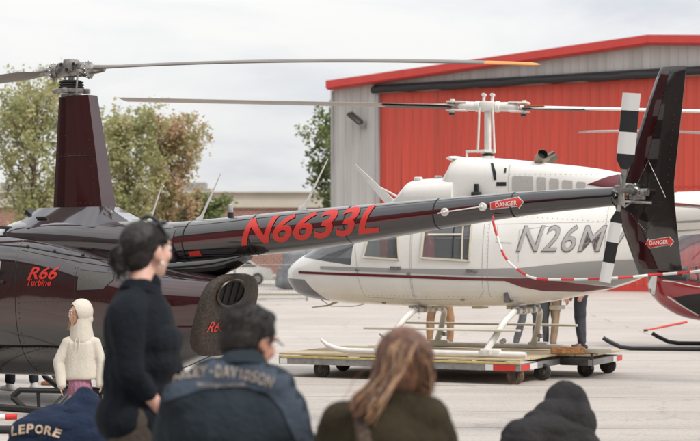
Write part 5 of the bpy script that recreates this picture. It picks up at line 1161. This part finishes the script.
def figure(label,loc,rz,J,skin='skin',headR=None,hs=1.,vox=.0075,cat='person',top='navyshirt',bottom='khaki',shoe='shoeb',hair=None,sleeve=1.,shorts=None,group=None,rad=1.,sleevecol=None,fold=.012,legfold=.012,hem=0.,bulk=1.,hairstyle='short',smooth=8):
    """J: joints; body is one skinned surface, clothes are children"""
    headR=headR or HR(0); r=rad; j={k:V(v) for k,v in J.items()}
    nk=j['neck']; ch=j['chest']; pe=j['pelvis']; b=MB(); head(b,j['head'],headR,hs)
    up=(ch-pe).normalized(); sh=(j['shR']-j['shL']).normalized(); fw=up.cross(sh)*-1; Rt=Matrix((sh,fw,up)).transposed()
    b.cap(nk-(j['head']-nk).normalized()*.03,j['head']+headR@V((0,-.02,-.04)),.052*r,.050*r)
    b.ell(ch,(.145*r,.095*r,.15*r),Rt); b.ell((ch+pe)/2,(.125*r,.088*r,.16*r),Rt); b.ell(pe,(.145*r,.10*r,.12*r),Rt)
    for s in('L','R'):
        b.cap(nk+(j['sh'+s]-nk)*.3-up*.02,j['sh'+s],.036*r,.044*r); b.cap(j['sh'+s],j['el'+s],.044*r,.036*r); b.cap(j['el'+s],j['wr'+s],.036*r,.024*r)
        d=(j['wr'+s]-j['el'+s]).normalized(); k=1 if s=='R' else -1
        nn=-sh*k; 
        if abs(nn.dot(d))>.8: nn=-up
        nn=(nn-d*nn.dot(d)).normalized(); th=d.cross(nn); th=th if th.dot(fw)>0 else -th
        hand(b,j['wr'+s],d,nn,th,.98*r if r<1 else .98,.5)
        b.cap(j['hip'+s],j['kn'+s],.068*r,.046*r); b.cap(j['kn'+s],j['an'+s],.046*r,.032*r); b.cap(j['an'+s]-V((0,0,.02*r)),j['an'+s].lerp(j['toe'+s],.7)-V((0,0,.01*r)),.028*r,.020*r)
    me=remesh(b,vox,3); body=link('person',me,M[skin],None,180); body.location=loc; body.rotation_euler=(0,0,rz); tag(body,label,cat,group)
    eyes(body,j['head'],headR,hs)
    # top
    g=MB(); q=bulk
    g.ell(ch+up*.01,(.172*r*q,.122*r*q,.17*r*q),Rt); g.ell((ch+pe)/2,(.158*r*q,.118*r*q,.18*r*q),Rt); g.ell(pe+up*(.03-hem),(.172*r*q,.128*r*q,.12*r*q),Rt)
    g.cap(nk-(j['head']-nk).normalized()*.04,nk+(j['head']-nk).normalized()*.012,.072*r,.060*r)
    for s in('L','R'):
        g.cap(nk+(j['sh'+s]-nk)*.25-up*.01,j['sh'+s],.058*r,.062*r*q); e=j['el'+s]; w_=j['wr'+s]
        if sleeve>=.5: g.cap(j['sh'+s],e,.062*r*q,.052*r*q); g.cap(e,e.lerp(w_,min(1,(sleeve-.5)*2)*.98),.050*r*q,.038*r*q)
        else: g.cap(j['sh'+s],j['sh'+s].lerp(e,sleeve*2),.062*r*q,.056*r*q)
    me=remesh(g,max(vox,.009),smooth); jitter(me,fold,7,(1,1,.6),len(label)); topo=link('shirt',me,M[top],body,180)
    # trousers
    g=MB(); g.ell(pe-up*.02,(.158*r,.118*r,.12*r),Rt)
    for s in('L','R'):
        kn,an=j['kn'+s],j['an'+s]
        if shorts: g.cap(j['hip'+s],j['hip'+s].lerp(kn,shorts),.092*r,.085*r)
        else: g.cap(j['hip'+s],kn,.092*r,.070*r); g.cap(kn,an+V((0,0,.03*r)),.068*r,.056*r)
    me=remesh(g,max(vox,.009),6); jitter(me,legfold,9,(1,1,.5),3+len(label)); link('trousers',me,M[bottom],body,180)
    for s in('L','R'):
        a=j['an'+s]; t_=j['toe'+s]; d=V((t_.x-a.x,t_.y-a.y,0)); d=d.normalized() if d.length>.01 else V((0,1,0))
        base=V((a.x,a.y,min(a.z,t_.z)-.0)); g=MB(); zz=V((0,0,.035*r)); z0=V((0,0,-.045*r if a.z>.09 else -.02*r))
        g.cap(base-d*.045*r+z0*.0+V((0,0,-.015*r)),base+d*.15*r+V((0,0,-.02*r)),.046*r,.040*r); g.cap(base+V((0,0,.03*r)),base-V((0,0,.01)),.046*r,.044*r)
        me=remesh(g,.008,4)
        zmin=-loc[2]+.0
        for v in me.vertices:
            if v.co.z<zmin+.004: v.co.z=zmin+.004
        link('shoe',me,M[shoe],body,180)
    if hair:
        g=MB(); c=j['head']; H=lambda x,y,z:c+headR@V((x*hs,y*hs,z*hs))
        g.ell(H(0,-.020,.034),(.083*hs,.100*hs,.090*hs),headR); g.ell(H(0,-.052,-.02),(.072*hs,.062*hs,.075*hs),headR)
        if hairstyle=='long':
            for k in(1,-1): g.cap(H(.06*k,-.03,.0),H(.07*k,-.03,-.17),.032*hs,.022*hs)
            g.cap(H(0,-.08,0),H(0,-.09,-.2),.05*hs,.035*hs)
        me=remesh(g,.007,2); jitter(me,.006,26,(1,1,.5),2); link('hair',me,M[hair],body,180)
    return body,topo,j

def stand(h=1.75,spread=.10,arm=.0,swing=.0,lean=0):
    k=h/1.75; D=dict(head=(0,.02,1.63),neck=(0,-.01,1.46),chest=(0,0,1.28),pelvis=(0,0,.95),shL=(-.185,0,1.41),shR=(.185,0,1.41),elL=(-.25,-.03,1.12),elR=(.25,-.03,1.12),wrL=(-.25,.06+arm,.88+arm*.6),wrR=(.25,.06+arm,.88+arm*.6),
        hipL=(-.09,0,.90),hipR=(.09,0,.90),knL=(-spread,.02+swing,.50),knR=(spread,.02-swing*.5,.50),anL=(-spread-.01,0+swing*.8,.085),anR=(spread+.01,-.02-swing,.085),toeL=(-spread-.04,.14+swing*.8,.035),toeR=(spread+.04,.12-swing,.035))
    return {a:tuple(c*k for c in v) for a,v in D.items()}
def bystander(label,px,d,h,yaw,top,bottom,shoe,hair='hairbr',**kw):
    p=tp(px,d); sp=kw.pop('spread',.10); J=stand(h,sp,kw.pop('arm',.0),kw.pop('swing',0.))
    return figure(label,(p,d,0),R(yaw),J,vox=.012,legfold=.016,top=top,bottom=bottom,shoe=shoe,hair=hair,hs=h/1.75*(1 if h>1.5 else 1.12),rad=h/1.75,**kw)
bystander('person in tan trousers and bright blue shoes standing behind the white cabin',440,26.9,1.72,-20,'lightshirt','tan','shoeblue',spread=.17)
bystander('person in grey jeans standing behind the white tail, leftmost of three there',527,27.0,1.75,-110,'navyshirt','greyjean','shoeb',spread=.09,swing=.14,sleeve=.3)
bystander('person in white top and dark shorts mid step behind the white tail',541,27.4,1.66,150,'lightshirt','greyjean','shoew',spread=.08,sleeve=.3,group=None)
bystander('person in loose beige trousers and brown shoes between the two grey ones',554,27.3,1.70,-60,'orangetop','beige','shoetan',spread=.06,swing=.06)
bystander('person in dark grey trousers and black shoes nearest the tail end',581,27.2,1.83,100,'lightshirt','darkgrey','shoeb',spread=.07,sleeve=.3)
bystander('person in dark jeans and white shoes seen beneath the dark fuselage',22,18.6,1.74,30,'greyjean','darkjean','shoew',spread=.13)
bystander('person in blue jeans and tan shoes seen behind the girl under the fuselage',60,19.4,1.7,70,'charcoal','bluejean','shoetan',spread=.08)

# ---- standing woman in black polo
def woman():
    d=6.3; X0=tp(134,d); K=d/FPX
    def j(px,py,dd=0.): return ((px-350)/FPX*(d+dd)-X0,dd,CH+(258-py)/FPX*(d+dd))
    HRm=HR(-42,3)
    J=dict(head=j(147,251,.05),neck=j(140,292,0),chest=j(139,332,.01),pelvis=j(133,408,.0),shL=j(152,312,.16),shR=j(127,314,-.15),elL=j(168,365,.22),elR=j(131,370,-.19),wrL=j(190,395,.14),wrR=j(163,414,-.08),
        hipL=j(138,420,.09),hipR=j(130,420,-.08),knL=(.04,.10,.50),knR=(-.01,-.09,.50),anL=(.0,.10,.085),anR=(-.05,-.10,.085),toeL=(.13,.16,.035),toeR=(.09,-.06,.035))
    b,t,jj=figure('woman in black polo shirt with dark hair in a low bun, standing at the left',(X0,d,0),0,J,'skin2',HRm,.98,.007,top='navyshirt',bottom='dkkhaki',sleeve=.74,rad=.98,fold=.012,hem=.06,bulk=1.10)
    b.name='person'
    g=MB(); g.ell(j(155,340,.02),(.105,.15,.10)); g.ell(j(158,360,.02),(.085,.14,.09)); g.ell(j(126,330,-.0),(.085,.14,.16)); g.ell(j(139,306,.0),(.095,.15,.065)); g.cap(j(140,296,.0),j(128,310,-.14),.062,.066); g.ell(j(130,312,-.12),(.075,.07,.07)); g.cap(j(127,314,-.15),j(131,372,-.19),.072,.058); g.ell(j(140,360,.0),(.14,.14,.14)); g.ell(j(135,392,.0),(.13,.14,.13)); g.ell(j(120,360,0),(.06,.12,.16))
    g.cap(j(143,297,.02),j(146,284,.03),.066,.060); me=remesh(g,.009,8); jitter(me,.010,8); link('shirt_front',me,M['navyshirt'],b,180)
    # collar
    c=V(j(142,289,.02)); g=MB(); ax=(V(j(147,270,.04))-c).normalized()
    u=ax.cross(V((0,1,0))).normalized(); w_=ax.cross(u)
    rg=[]
    for r_,hh in((.062,.005),(.065,.020),(.074,.014),(.088,-.020),(.08,-.024)): rg.append([c+u*math.cos(a*PI/12)*r_+w_*math.sin(a*PI/12)*r_*1.05+ax*hh for a in range(24)])
    g.loft(rg,False); obj('collar',g,M['navyshirt'],b)
    # hair pulled back
    H=V(jj['head']); P=lambda x,y,z:H+HRm@V((x,y,z)); g=MB()
    g.ell(P(0,-.026,.030),(.084,.098,.090),HRm); g.ell(P(0,-.060,-.015),(.070,.058,.070),HRm); g.ell(P(0,-.040,.06),(.07,.07,.05),HRm); g.ell(P(0,.025,.075),(.055,.05,.03),HRm)
    me=remesh(g,.006,3); jitter(me,.004,30,(1,1,1)); hr=link('hair',me,M['hairdk'],b,180)
    gu=[]
    for k in range(15):
        a=-1.45+2.9*k/14; x=math.sin(a); z=math.cos(a)
        gu.append([P(.074*x,.055,.045*z+.035),P(.088*x,.0,.080*z+.032),P(.078*x,-.06,.068*z+.020),P(.04*x,-.112,.03*z+.0),P(.0,-.128,-.012)])
    strands(gu,260,.0022,M['hairdk'],b,jit=.003,seed=3)
    g=MB(); bc=V(j(119.5,256,-.02)); g.ell(bc,(.036,.036,.046)); g.ell(bc+V((.0,0,-.035)),(.030,.03,.035)); g.cap(P(0,-.10,.0),bc,.022,.03); me=remesh(g,.006,2); jitter(me,.010,24); link('hair_bun',me,M['hairdk'],b,180)
    rnd=random.Random(4); g=MB()
    for k in range(90):
        a=rnd.uniform(0,6.28); p0=bc+V((math.cos(a)*.032,rnd.uniform(-.03,.03),math.sin(a)*.04)); p1=bc+V((math.cos(a+.9)*.040,rnd.uniform(-.03,.03),math.sin(a+.9)*.046-.01)); p2=bc+V((rnd.gauss(0,.018),rnd.uniform(-.03,.03),-.06+rnd.gauss(0,.02)))
        g.tube([p0,p1,p2],[.003,.003,.001],4)
    obj('bun_strands',g,M['hairdk'],b)
    g=MB(); g.tube([P(.07*math.cos(k*PI/10),-.096+.0*k,.02+.0*k) for k in (0,)]+[P(.0,-.1,.01)],.01,6)
    g=MB(); p=[P(.078*math.cos(a),.030-.02*math.sin(a),.045+.088*math.sin(a)) for a in[k*PI/14 for k in range(-1,16)]]; g.tube(p,.008,8)
    g.ell(P(.035,.055,.106),(.024,.016,.010),HRm); g.ell(P(-.035,.055,.106),(.024,.016,.010),HRm); obj('sunglasses',g,M['plasticblk'],b)
    obj('earring',MB().ell(P(.080,.004,-.048),.0085,None,10,8),M['pearl'],b)
woman()

# ---- seated man, back to the camera
def seatman():
    d=5.4; X0=tp(235,d)
    def j(px,py,dd=0.): return ((px-350)/FPX*(d+dd)-X0,dd,CH+(258-py)/FPX*(d+dd))
    Hm=HR(-38,-16)
    J=dict(head=j(250,341,.10),neck=j(244,372,.075),chest=j(232,425,.05),pelvis=(0,-.02,.50),shL=j(181,405,.02),shR=j(283,403,.02),elL=j(170,470,.16),elR=j(305,465,.18),wrL=j(200,510,.42),wrR=j(275,505,.44),
        hipL=(-.09,.05,.47),hipR=(.11,.05,.47),knL=(-.16,.46,.50),knR=(.18,.46,.50),anL=(-.16,.46,.085),anR=(.18,.46,.085),toeL=(-.18,.6,.035),toeR=(.2,.6,.035))
    b,t,jj=figure('man with short dark hair seated in slate blue shirt with printed back',(X0,d,0),0,J,'skin',Hm,.98,.007,top='slateshirt',bottom='darkjean',sleeve=1.,rad=1.06,fold=.014,bulk=1.0)
    drop(t)
    g=MB(); g.ell(j(232,425,.02),(.235,.15,.165)); g.ell(j(203,393,.02),(.13,.11,.075)); g.ell(j(225,378,.02),(.12,.10,.075)); g.ell(j(264,385,.02),(.11,.10,.07)); g.ell(j(243,368,.02),(.085,.08,.06)); g.ell(j(190,400,.0),(.10,.10,.075)); g.ell(j(228,480,.0),(.22,.15,.2)); g.ell(j(225,520,.0),(.2,.15,.14))
    g.cap(j(243,385,.02),j(245,366,.035),.086,.066); g.cap(j(181,408,.02),j(170,470,.16),.085,.075); g.cap(j(283,408,.02),j(304,465,.18),.080,.070); g.cap(j(170,470,.16),j(200,508,.40),.065,.05); g.cap(j(304,465,.18),j(275,503,.42),.065,.05)
    me=remesh(g,.009,12); jitter(me,.016,5,(1,1,.8),2); jitter(me,.005,16,(1.4,1,.5),5); sh=link('shirt',me,M['slateshirt'],b,180); T=bvh(me)
    # lighter patch: light caught on shoulders and right sleeve, put into the colour
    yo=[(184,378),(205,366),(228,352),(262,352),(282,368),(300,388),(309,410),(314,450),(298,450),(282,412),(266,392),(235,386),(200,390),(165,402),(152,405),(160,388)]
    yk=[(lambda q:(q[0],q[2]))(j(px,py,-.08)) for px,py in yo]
    project(yk,[tuple(range(len(yk)))],T,(0,-2,0),(0,1,0),(1,0,0),(0,0,1),.02,.004,'shoulder_sheen',M['slatelit'],b)
    g=MB(); c=V(j(243,361,.035)); ax=V((.06,.38,1)).normalized(); u=V((1,0,0)); w_=ax.cross(u).normalized(); rg=[]
    for r_,hh in((.062,.0),(.066,.018),(.073,.013),(.092,-.030),(.08,-.034)): rg.append([c+u*math.cos(a*PI/14)*r_+w_*math.sin(a*PI/14)*r_+ax*hh for a in range(28)])
    g.loft(rg,False); me=g.mesh('c'); link('collar',me,M['slateshirt'],b)
    for i,ch_ in enumerate('HARLEY-DAVIDSON'):
        u_=(i-7)/7.; px=218+51*u_; py=373.+8.5*u_*u_+1.2*u_; q=j(px,py,-.1); an=-.30*u_-.02
        vs,fs=text2d(ch_,.045,.05,.02,1.,.021 if ch_ not in 'I-' else .008)
        project(vs,fs,T,(q[0],-2,q[2]),(0,1,0),(math.cos(an),0,math.sin(an)),(-math.sin(an),0,math.cos(an)),.012,.008,'back_lettering',M['dim_print'],b)
    vs,fs=text2d('MOTORCYCLES',.016,.0,.0,1.,.15); q=j(221,386,-.1)
    project(vs,fs,T,(q[0],-2,q[2]),(0,1,0),(1,0,0),(0,0,1),.012,.008,'back_lettering',M['dim_print'],b)
    P_=V(jj['head']); P=lambda x,y,z:P_+Hm@V((x,y,z)); g=MB()
    g.ell(P(0,-.018,.036),(.085,.104,.090),Hm); g.ell(P(0,-.055,-.012),(.076,.062,.070),Hm); g.ell(P(0,.03,.088),(.06,.05,.032),Hm)
    me=remesh(g,.006,3); jitter(me,.003,32,(1,1,1),3); link('hair',me,M['hairbr'],b,180)
    rnd=random.Random(9); g=MB()
    for k in range(420):
        th=rnd.uniform(0,6.28); ph=rnd.uniform(.0,1.9); n=V((math.sin(ph)*math.cos(th),math.sin(ph)*math.sin(th),math.cos(ph)))
        if n.y>.55 and n.z<.45: continue
        p=P(n.x*.084,n.y*.100-.02,n.z*.088+.034 if n.z>-.2 else n.z*.09+.03); d_=Hm@(n*.35+V((rnd.gauss(0,.4),-.5,-.5+rnd.gauss(0,.2)))).normalized(); g.tube([p,p+d_*.010+(Hm@n)*.002,p+d_*.022],[.0020,.0016,.0006],4)
    obj('hair_strands',g,M['hairbr'],b)
    g=MB(); g.tube([P(.079,-.02,.012),P(.078,.04,.014),P(.066,.095,.010)],.0028,6); obj('glasses_arm',g,M['plasticblk'],b)
seatman()

def hoodfigure(label,d,pxroot,jf,top,hoodc,body_e,hood_e,J,Hm,rad=1.,extra=None,hem=0):
    X0=tp(pxroot,d)
    def j(px,py,dd=0.): return ((px-350)/FPX*(d+dd)-X0,dd,CH+(258-py)/FPX*(d+dd))
    JJ={k:(j(*v[1:]) if v[0]=='p' else v[1:]) for k,v in J.items()}
    b,t,jj=figure(label,(X0,d,0),0,JJ,'skin',Hm,.95,.009,top=top,bottom='darkjean',sleeve=1.,rad=rad,fold=.010,hair='hairbr')
    drop(t)
    g=MB()
    for e in body_e:
        if e[0]=='e': g.ell(j(*e[1]),e[2],e[3] if len(e)>3 else None)
        else: g.cap(j(*e[1]),j(*e[2]),e[3],e[4])
    me=remesh(g,.010,10); jitter(me,.024,5.5,(.7,1,1.3),3); jitter(me,.008,15,(.5,1,1.8),8); o=link('hoodie',me,M[top],b,180)
    g=MB()
    for e in hood_e:
        if e[0]=='e': g.ell(j(*e[1]),e[2],e[3] if len(e)>3 else None)
        else: g.cap(j(*e[1]),j(*e[2]),e[3],e[4])
    m2=remesh(g,.008,16); jitter(m2,.009,9,(1,1,1),6); jitter(m2,.004,26,(1,1,.4),1); h=link('hood',m2,M[hoodc],b,180)
    return b,bvh(me),j
# ---- LEPORE hoodie, seated on the ground
SJ=lambda px,nk,sc: None
def lepore():
    J=dict(head=('p',84,412,.16),neck=('p',70,425,.04),chest=('p',50,447,.0),pelvis=(0,-.08,-.05,.13),shL=('p',30,432,.0),shR=('p',96,437,.05),elL=('p',14,462,.2),elR=('p',112,462,.25),wrL=('p',40,470,.4),wrR=('p',96,470,.42),
        hipL=('x',-.10,.0,.12),hipR=('x',.10,.0,.12),knL=('x',-.16,.34,.40),knR=('x',.20,.34,.40),anL=('x',-.14,.50,.085),anR=('x',.18,.50,.085),toeL=('x',-.15,.62,.035),toeR=('x',.2,.62,.035))
    J['pelvis']=('x',-.02,-.05,.14)
    be=[('e',(50,430,.0),(.20,.16,.12)),('e',(38,436,-.02),(.16,.15,.13)),('e',(70,432,.03),(.17,.15,.13)),('e',(50,455,.0),(.24,.17,.16)),('e',(52,475,.0),(.22,.17,.15)),('c',(28,436,.0),(10,462,.2),.085,.07),('c',(92,436,.05),(112,462,.25),.085,.07),('c',(10,462,.2),(40,470,.38),.07,.05),('c',(112,462,.25),(96,470,.4),.07,.05),('e',(58,418,.04),(.11,.10,.08))]
    he=[('e',(86,410,.14),(.098,.12,.115)),('e',(82,422,.06),(.105,.10,.10)),('e',(72,416,.03),(.085,.08,.07)),('c',(70,408,.05),(84,396,.13),.045,.055),('e',(92,424,.10),(.085,.09,.12))]
    b,T,j=hoodfigure('person hunched on the ground in navy hoodie with a surname across the back',9.0,58,None,'navyhoodie','navyhoodie',be,he,J,HR(-20,-28),1.)
    # arched surname
    x=11.5
    for i,ch_ in enumerate('LEPORE'):
        vs,fs=text2d(ch_,.062,.06,.030,1.,.040 if ch_!='L' else .034); px=14.5+i*8.6; s=(px-36)/22.; py=428.3+3.6*s*s+.8*s; q=j(px,py,-.12); an=-.30*s-.04
        project(vs,fs,T,(q[0],-2,q[2]),(0,1,0),(math.cos(an),0,math.sin(an)),(-math.sin(an),0,math.cos(an)),.012,.006,'back_lettering',M['beige_print'],b)
lepore()
def blackhood():
    J=dict(head=('p',569,412,.14),neck=('p',556,428,.03),chest=('p',545,452,.0),pelvis=('x',-.03,-.04,.24),shL=('p',515,436,.0),shR=('p',588,446,.05),elL=('p',500,475,.2),elR=('p',603,480,.22),wrL=('p',530,495,.4),wrR=('p',580,495,.4),
        hipL=('x',-.10,.02,.20),hipR=('x',.10,.02,.20),knL=('x',-.16,.40,.42),knR=('x',.18,.40,.42),anL=('x',-.14,.44,.085),anR=('x',.18,.44,.085),toeL=('x',-.15,.57,.035),toeR=('x',.2,.57,.035))
    be=[('e',(540,432,.0),(.17,.13,.085)),('e',(528,440,-.02),(.12,.12,.10)),('e',(565,444,.03),(.15,.13,.12)),('e',(548,465,.0),(.225,.15,.15)),('e',(548,495,.0),(.21,.15,.16)),('c',(516,440,.0),(503,475,.2),.075,.065),('c',(583,448,.05),(598,480,.22),.070,.062),('c',(503,475,.2),(530,494,.38),.065,.05),('c',(598,480,.22),(580,494,.38),.065,.05)]
    he=[('e',(566,405,.14),(.104,.12,.112)),('e',(563,400,.12),(.085,.09,.085)),('e',(572,420,.10),(.092,.10,.12)),('e',(560,418,.04),(.095,.08,.085)),('e',(552,413,.05),(.085,.09,.06)),('e',(545,420,.02),(.10,.09,.05)),('e',(578,424,.06),(.09,.09,.10)),('c',(549,411,.05),(562,390,.12),.034,.048),('c',(583,405,.14),(588,438,.08),.035,.03)]
    hoodfigure('person hunched in plain black hoodie with the hood up, at lower right',7.3,549,None,'charcoal','charcoal',be,he,J,HR(-15,-30),.98)
blackhood()

def redhead():
    d=5.0; X0=tp(385,d)
    def j(px,py,dd=0.): return ((px-350)/FPX*(d+dd)-X0,dd,CH+(258-py)/FPX*(d+dd))
    Hm=HR(-30,-12)
    J=dict(head=j(407,367,.08),neck=j(400,400,.07),chest=j(385,445,.05),pelvis=(0,-.02,.46),shL=j(345,420,.02),shR=j(432,416,.02),elL=j(322,480,.16),elR=j(452,478,.16),wrL=j(350,520,.4),wrR=j(425,520,.4),
        hipL=(-.09,.05,.46),hipR=(.11,.05,.46),knL=(-.14,.44,.50),knR=(.15,.44,.50),anL=(-.14,.46,.085),anR=(.16,.46,.085),toeL=(-.16,.6,.035),toeR=(.18,.6,.035))
    b,t,jj=figure('woman with long auburn hair seated in an olive green jacket',(X0,d,0),0,J,'skin2',Hm,.95,.007,top='olive',bottom='darkjean',sleeve=1.,rad=.98,fold=.01)
    drop(t)
    g=MB(); g.ell(j(386,442,.02),(.195,.14,.13)); g.ell(j(360,420,.02),(.10,.10,.065)); g.ell(j(420,416,.02),(.095,.10,.065)); g.ell(j(398,404,.02),(.075,.07,.06)); g.ell(j(386,490,.0),(.19,.15,.2)); g.cap(j(398,410,.02),j(401,392,.03),.075,.062)
    g.cap(j(345,422,.02),j(324,480,.16),.078,.068); g.cap(j(430,418,.02),j(448,478,.16),.072,.062); g.cap(j(324,480,.16),j(350,518,.38),.06,.05); g.cap(j(448,478,.16),j(425,518,.38),.06,.05)
    me=remesh(g,.009,10); jitter(me,.018,5,(1,1,.7),4); jitter(me,.005,17,(.6,1,1.5),9); jk=link('jacket',me,M['olive'],b,180); T=bvh(me)
    g=MB(); p=[]
    for k in range(14):
        q=j(358+k*.55,401+k*3.6,-.1); h=T.ray_cast(V((q[0],-2,q[2])),V((0,1,0)))
        if h[0]: p.append(h[0])
    for k,(a,c) in enumerate(zip(p,p[1:])): g.ell((a+c)/2+V((.008 if k%2 else -.008,-.006,0)),(.015,.008,.020))
    obj('braided_strap',g,mat('braid_brown',(.07,.045,.03),.6),jk)
    H=V(jj['head']); P=lambda x,y,z:H+Hm@V((x,y,z)); g=MB()
    g.ell(P(0,-.022,.030),(.088,.104,.092),Hm); g.ell(P(0,-.058,-.03),(.084,.066,.088),Hm); g.ell(j(415,388,.06),(.055,.06,.05)); g.ell(j(395,388,.02),(.05,.045,.05))
    g.cap(j(392,368,.0),j(378,392,-.05),.045,.040); g.cap(j(378,390,-.05),j(367,402,-.075),.040,.028); g.cap(j(367,402,-.075),j(364,411,-.085),.026,.012)
    me=remesh(g,.006,3); jitter(me,.010,18,(1,1,.35),5); link('hair',me,M['hairred'],b,180)
    RH=(M['hairred'],mat('hair_dark_auburn',(.05,.022,.012),.5),mat('hair_light_auburn',(.42,.25,.14),.4))
    gl=[]
    for k in range(9):
        s=k/8; gl.append([j(398+16*s,338+3*s,.03),j(385+26*s,350,-.02-.02*s),j(379+22*s,370,-.055),j(371+19*s,386,-.075),j(362+16*s,397+4*s,-.10),j(354+18*s,405+8*s,-.10)])
    strands(gl,150,.0048,RH,b,jit=.013,seed=5,wav=.012)
    gr=[]
    for k in range(8):
        s=k/7; gr.append([j(403+14*s,338+4*s,.03),j(408+18*s,352+4*s,-.02+.03*s),j(408+23*s,372,-.03+.05*s),j(405+24*s,388,-.02+.06*s),j(403+22*s,397-3*s,.0+.05*s)])
    strands(gr,130,.0048,RH,b,'hair_locks',jit=.010,seed=6,wav=.010)
    strands([[ (p_[0]+random.uniform(-.02,.02),p_[1]-.02,p_[2]) for p_ in g_] for g_ in gl+gr],50,.0016,RH,b,'loose_hair',jit=.022,seed=15,wav=.02)
    obj('scrunchie',MB().ell(j(386,358,.0),(.016,.014,.022)),M['redlet2'],b)
redhead()

# ---- girl in cream hoodie
def girl():
    d=15.1; X0=tp(79,d); 
    def j(px,py,dd=0.): return ((px-350)/FPX*(d+dd)-X0,dd,CH+(258-py)/FPX*(d+dd))
    Hm=HR(122,-2)  # face toward the left of the picture
    J=dict(head=j(78,314,-.01),neck=j(80,334,0),chest=j(80,347,0),pelvis=j(80,376,0),shL=j(93,342,.0),shR=j(67,342,.0),elL=j(101,362,.0),elR=j(60,362,-.01),wrL=j(101,382,-.02),wrR=j(61,385,-.05),
        hipL=(.06,0,.50),hipR=(-.05,0,.50),knL=(.075,0,.29),knR=(-.06,-.02,.29),anL=(.08,.02,.06),anR=(-.07,0,.06),toeL=(.10,-.07,.03),toeR=(-.09,-.10,.03))
    b,t,jj=figure('young girl in cream hooded top and pink skirt standing by the dark fuselage',(X0,d,0),0,J,'skin2',Hm,.86,.007,top='creamknit',bottom='pinkskirt',shoe='shoew',sleeve=1.,rad=.66,fold=.006,hair=None,shorts=.5,bulk=1.30,smooth=26)
    drop(t)
    g=MB(); g.tube([j(81,y_,.0) for y_ in(330,335,339,343,350,360,370,377,379.5)],[.070,.082,.115,.142,.146,.144,.150,.155,.145],24,True,.66)
    for a_,b2,c2 in((j(95,343,.0),j(101,362,.0),j(100,384,-.03)),(j(67.5,343,.0),j(59,362,-.01),j(62,385,-.06))):
        g.cap(j(81,338,.0),a_,.050,.056); g.cap(a_,b2,.056,.052); g.cap(b2,c2,.050,.040)
    me=remesh(g,.007,9); jitter(me,.010,5,(1.6,1,.5),4); jitter(me,.003,13,(1.5,1,.5),7); link('hooded_top',me,M['creamknit'],b,180)
    H=V(jj['head']); P=lambda x,y,z:H+Hm@V((x,y,z)); g=MB()
    g.ell(P(0,-.022,.020),(.076,.082,.088),Hm); g.cap(P(.058,.02,.0),P(.055,.02,-.09),.018,.010); me=remesh(g,.006,2); jitter(me,.005,30,(1,1,.4)); link('hair',me,M['hairblond'],b,180)
    gl=[[P(.05*s,.055,.06),P(.066*s,.060,.01),P(.066*s,.06,-.05),P(.06*s,.09,-.14)] for s in(-1,-.85,.7,1)]; strands([gl[0],gl[1]],7,.002,M['hairblond'],b,jit=.008,seed=2); strands([gl[2],gl[3]],10,.0015,M['hairblond'],b,'hair_locks',jit=.008,seed=8)
    # hood: open shell over the head
    g=MB(); rings=[]
    for k in range(13):
        a=-.15+k/12*(PI*.62); rr=[]
        for i in range(19):
            th=-1.25*PI/2+2.5*PI/2*i/18
            rr.append((a,th))
        rings.append(rr)
    for off in(0,-.012):
        pass
    g.ell(P(0,-.034,.022),(.104,.112,.118),Hm,24,16); g.ell(P(0,-.06,-.05),(.088,.085,.075),Hm); g.cap(P(0,-.03,-.05),j(82,339,.02),.090,.115); g.ell(j(84,338,.02),(.10,.09,.045)); g.ell(P(0,-.05,.10),(.06,.07,.03),Hm)
    me=remesh(g,.006,14); cutm=MB().ell(P(0,.10,-.018),(.078,.125,.104),Hm,24,16).mesh('c'); inn=MB().ell(P(0,-.012,.012),(.088,.105,.105),Hm,24,16).mesh('c')
    me=boolean(me,[inn,cutm]); jitter(me,.003,10,(1,1,1),3); link('hood',me,M['creamknit'],b,60)
    g=MB(); g.tube([j(79,338,-.09),j(79.5,343,-.105),j(79,349,-.108)],.004,6); g.tube([j(76,338,-.09),j(75.5,342,-.10),j(76,347,-.105)],.004,6); obj('drawstring',g,M['creamknit'],b)
    g=MB(); c=V(j(80,378,0)); rg=[]
    for r_,z in((.085,.06),(.090,.02),(.098,-.04),(.115,-.14),(.113,-.145)): rg.append([(c.x+math.cos(a*PI/20)*r_*(1+.05*math.sin(a*1.9)),c.y+math.sin(a*PI/20)*r_*.85*(1+.05*math.sin(a*2.3)),c.z+z) for a in range(40)])
    g.loft(rg,False); obj('skirt',g,M['pinkskirt'],b)
girl()
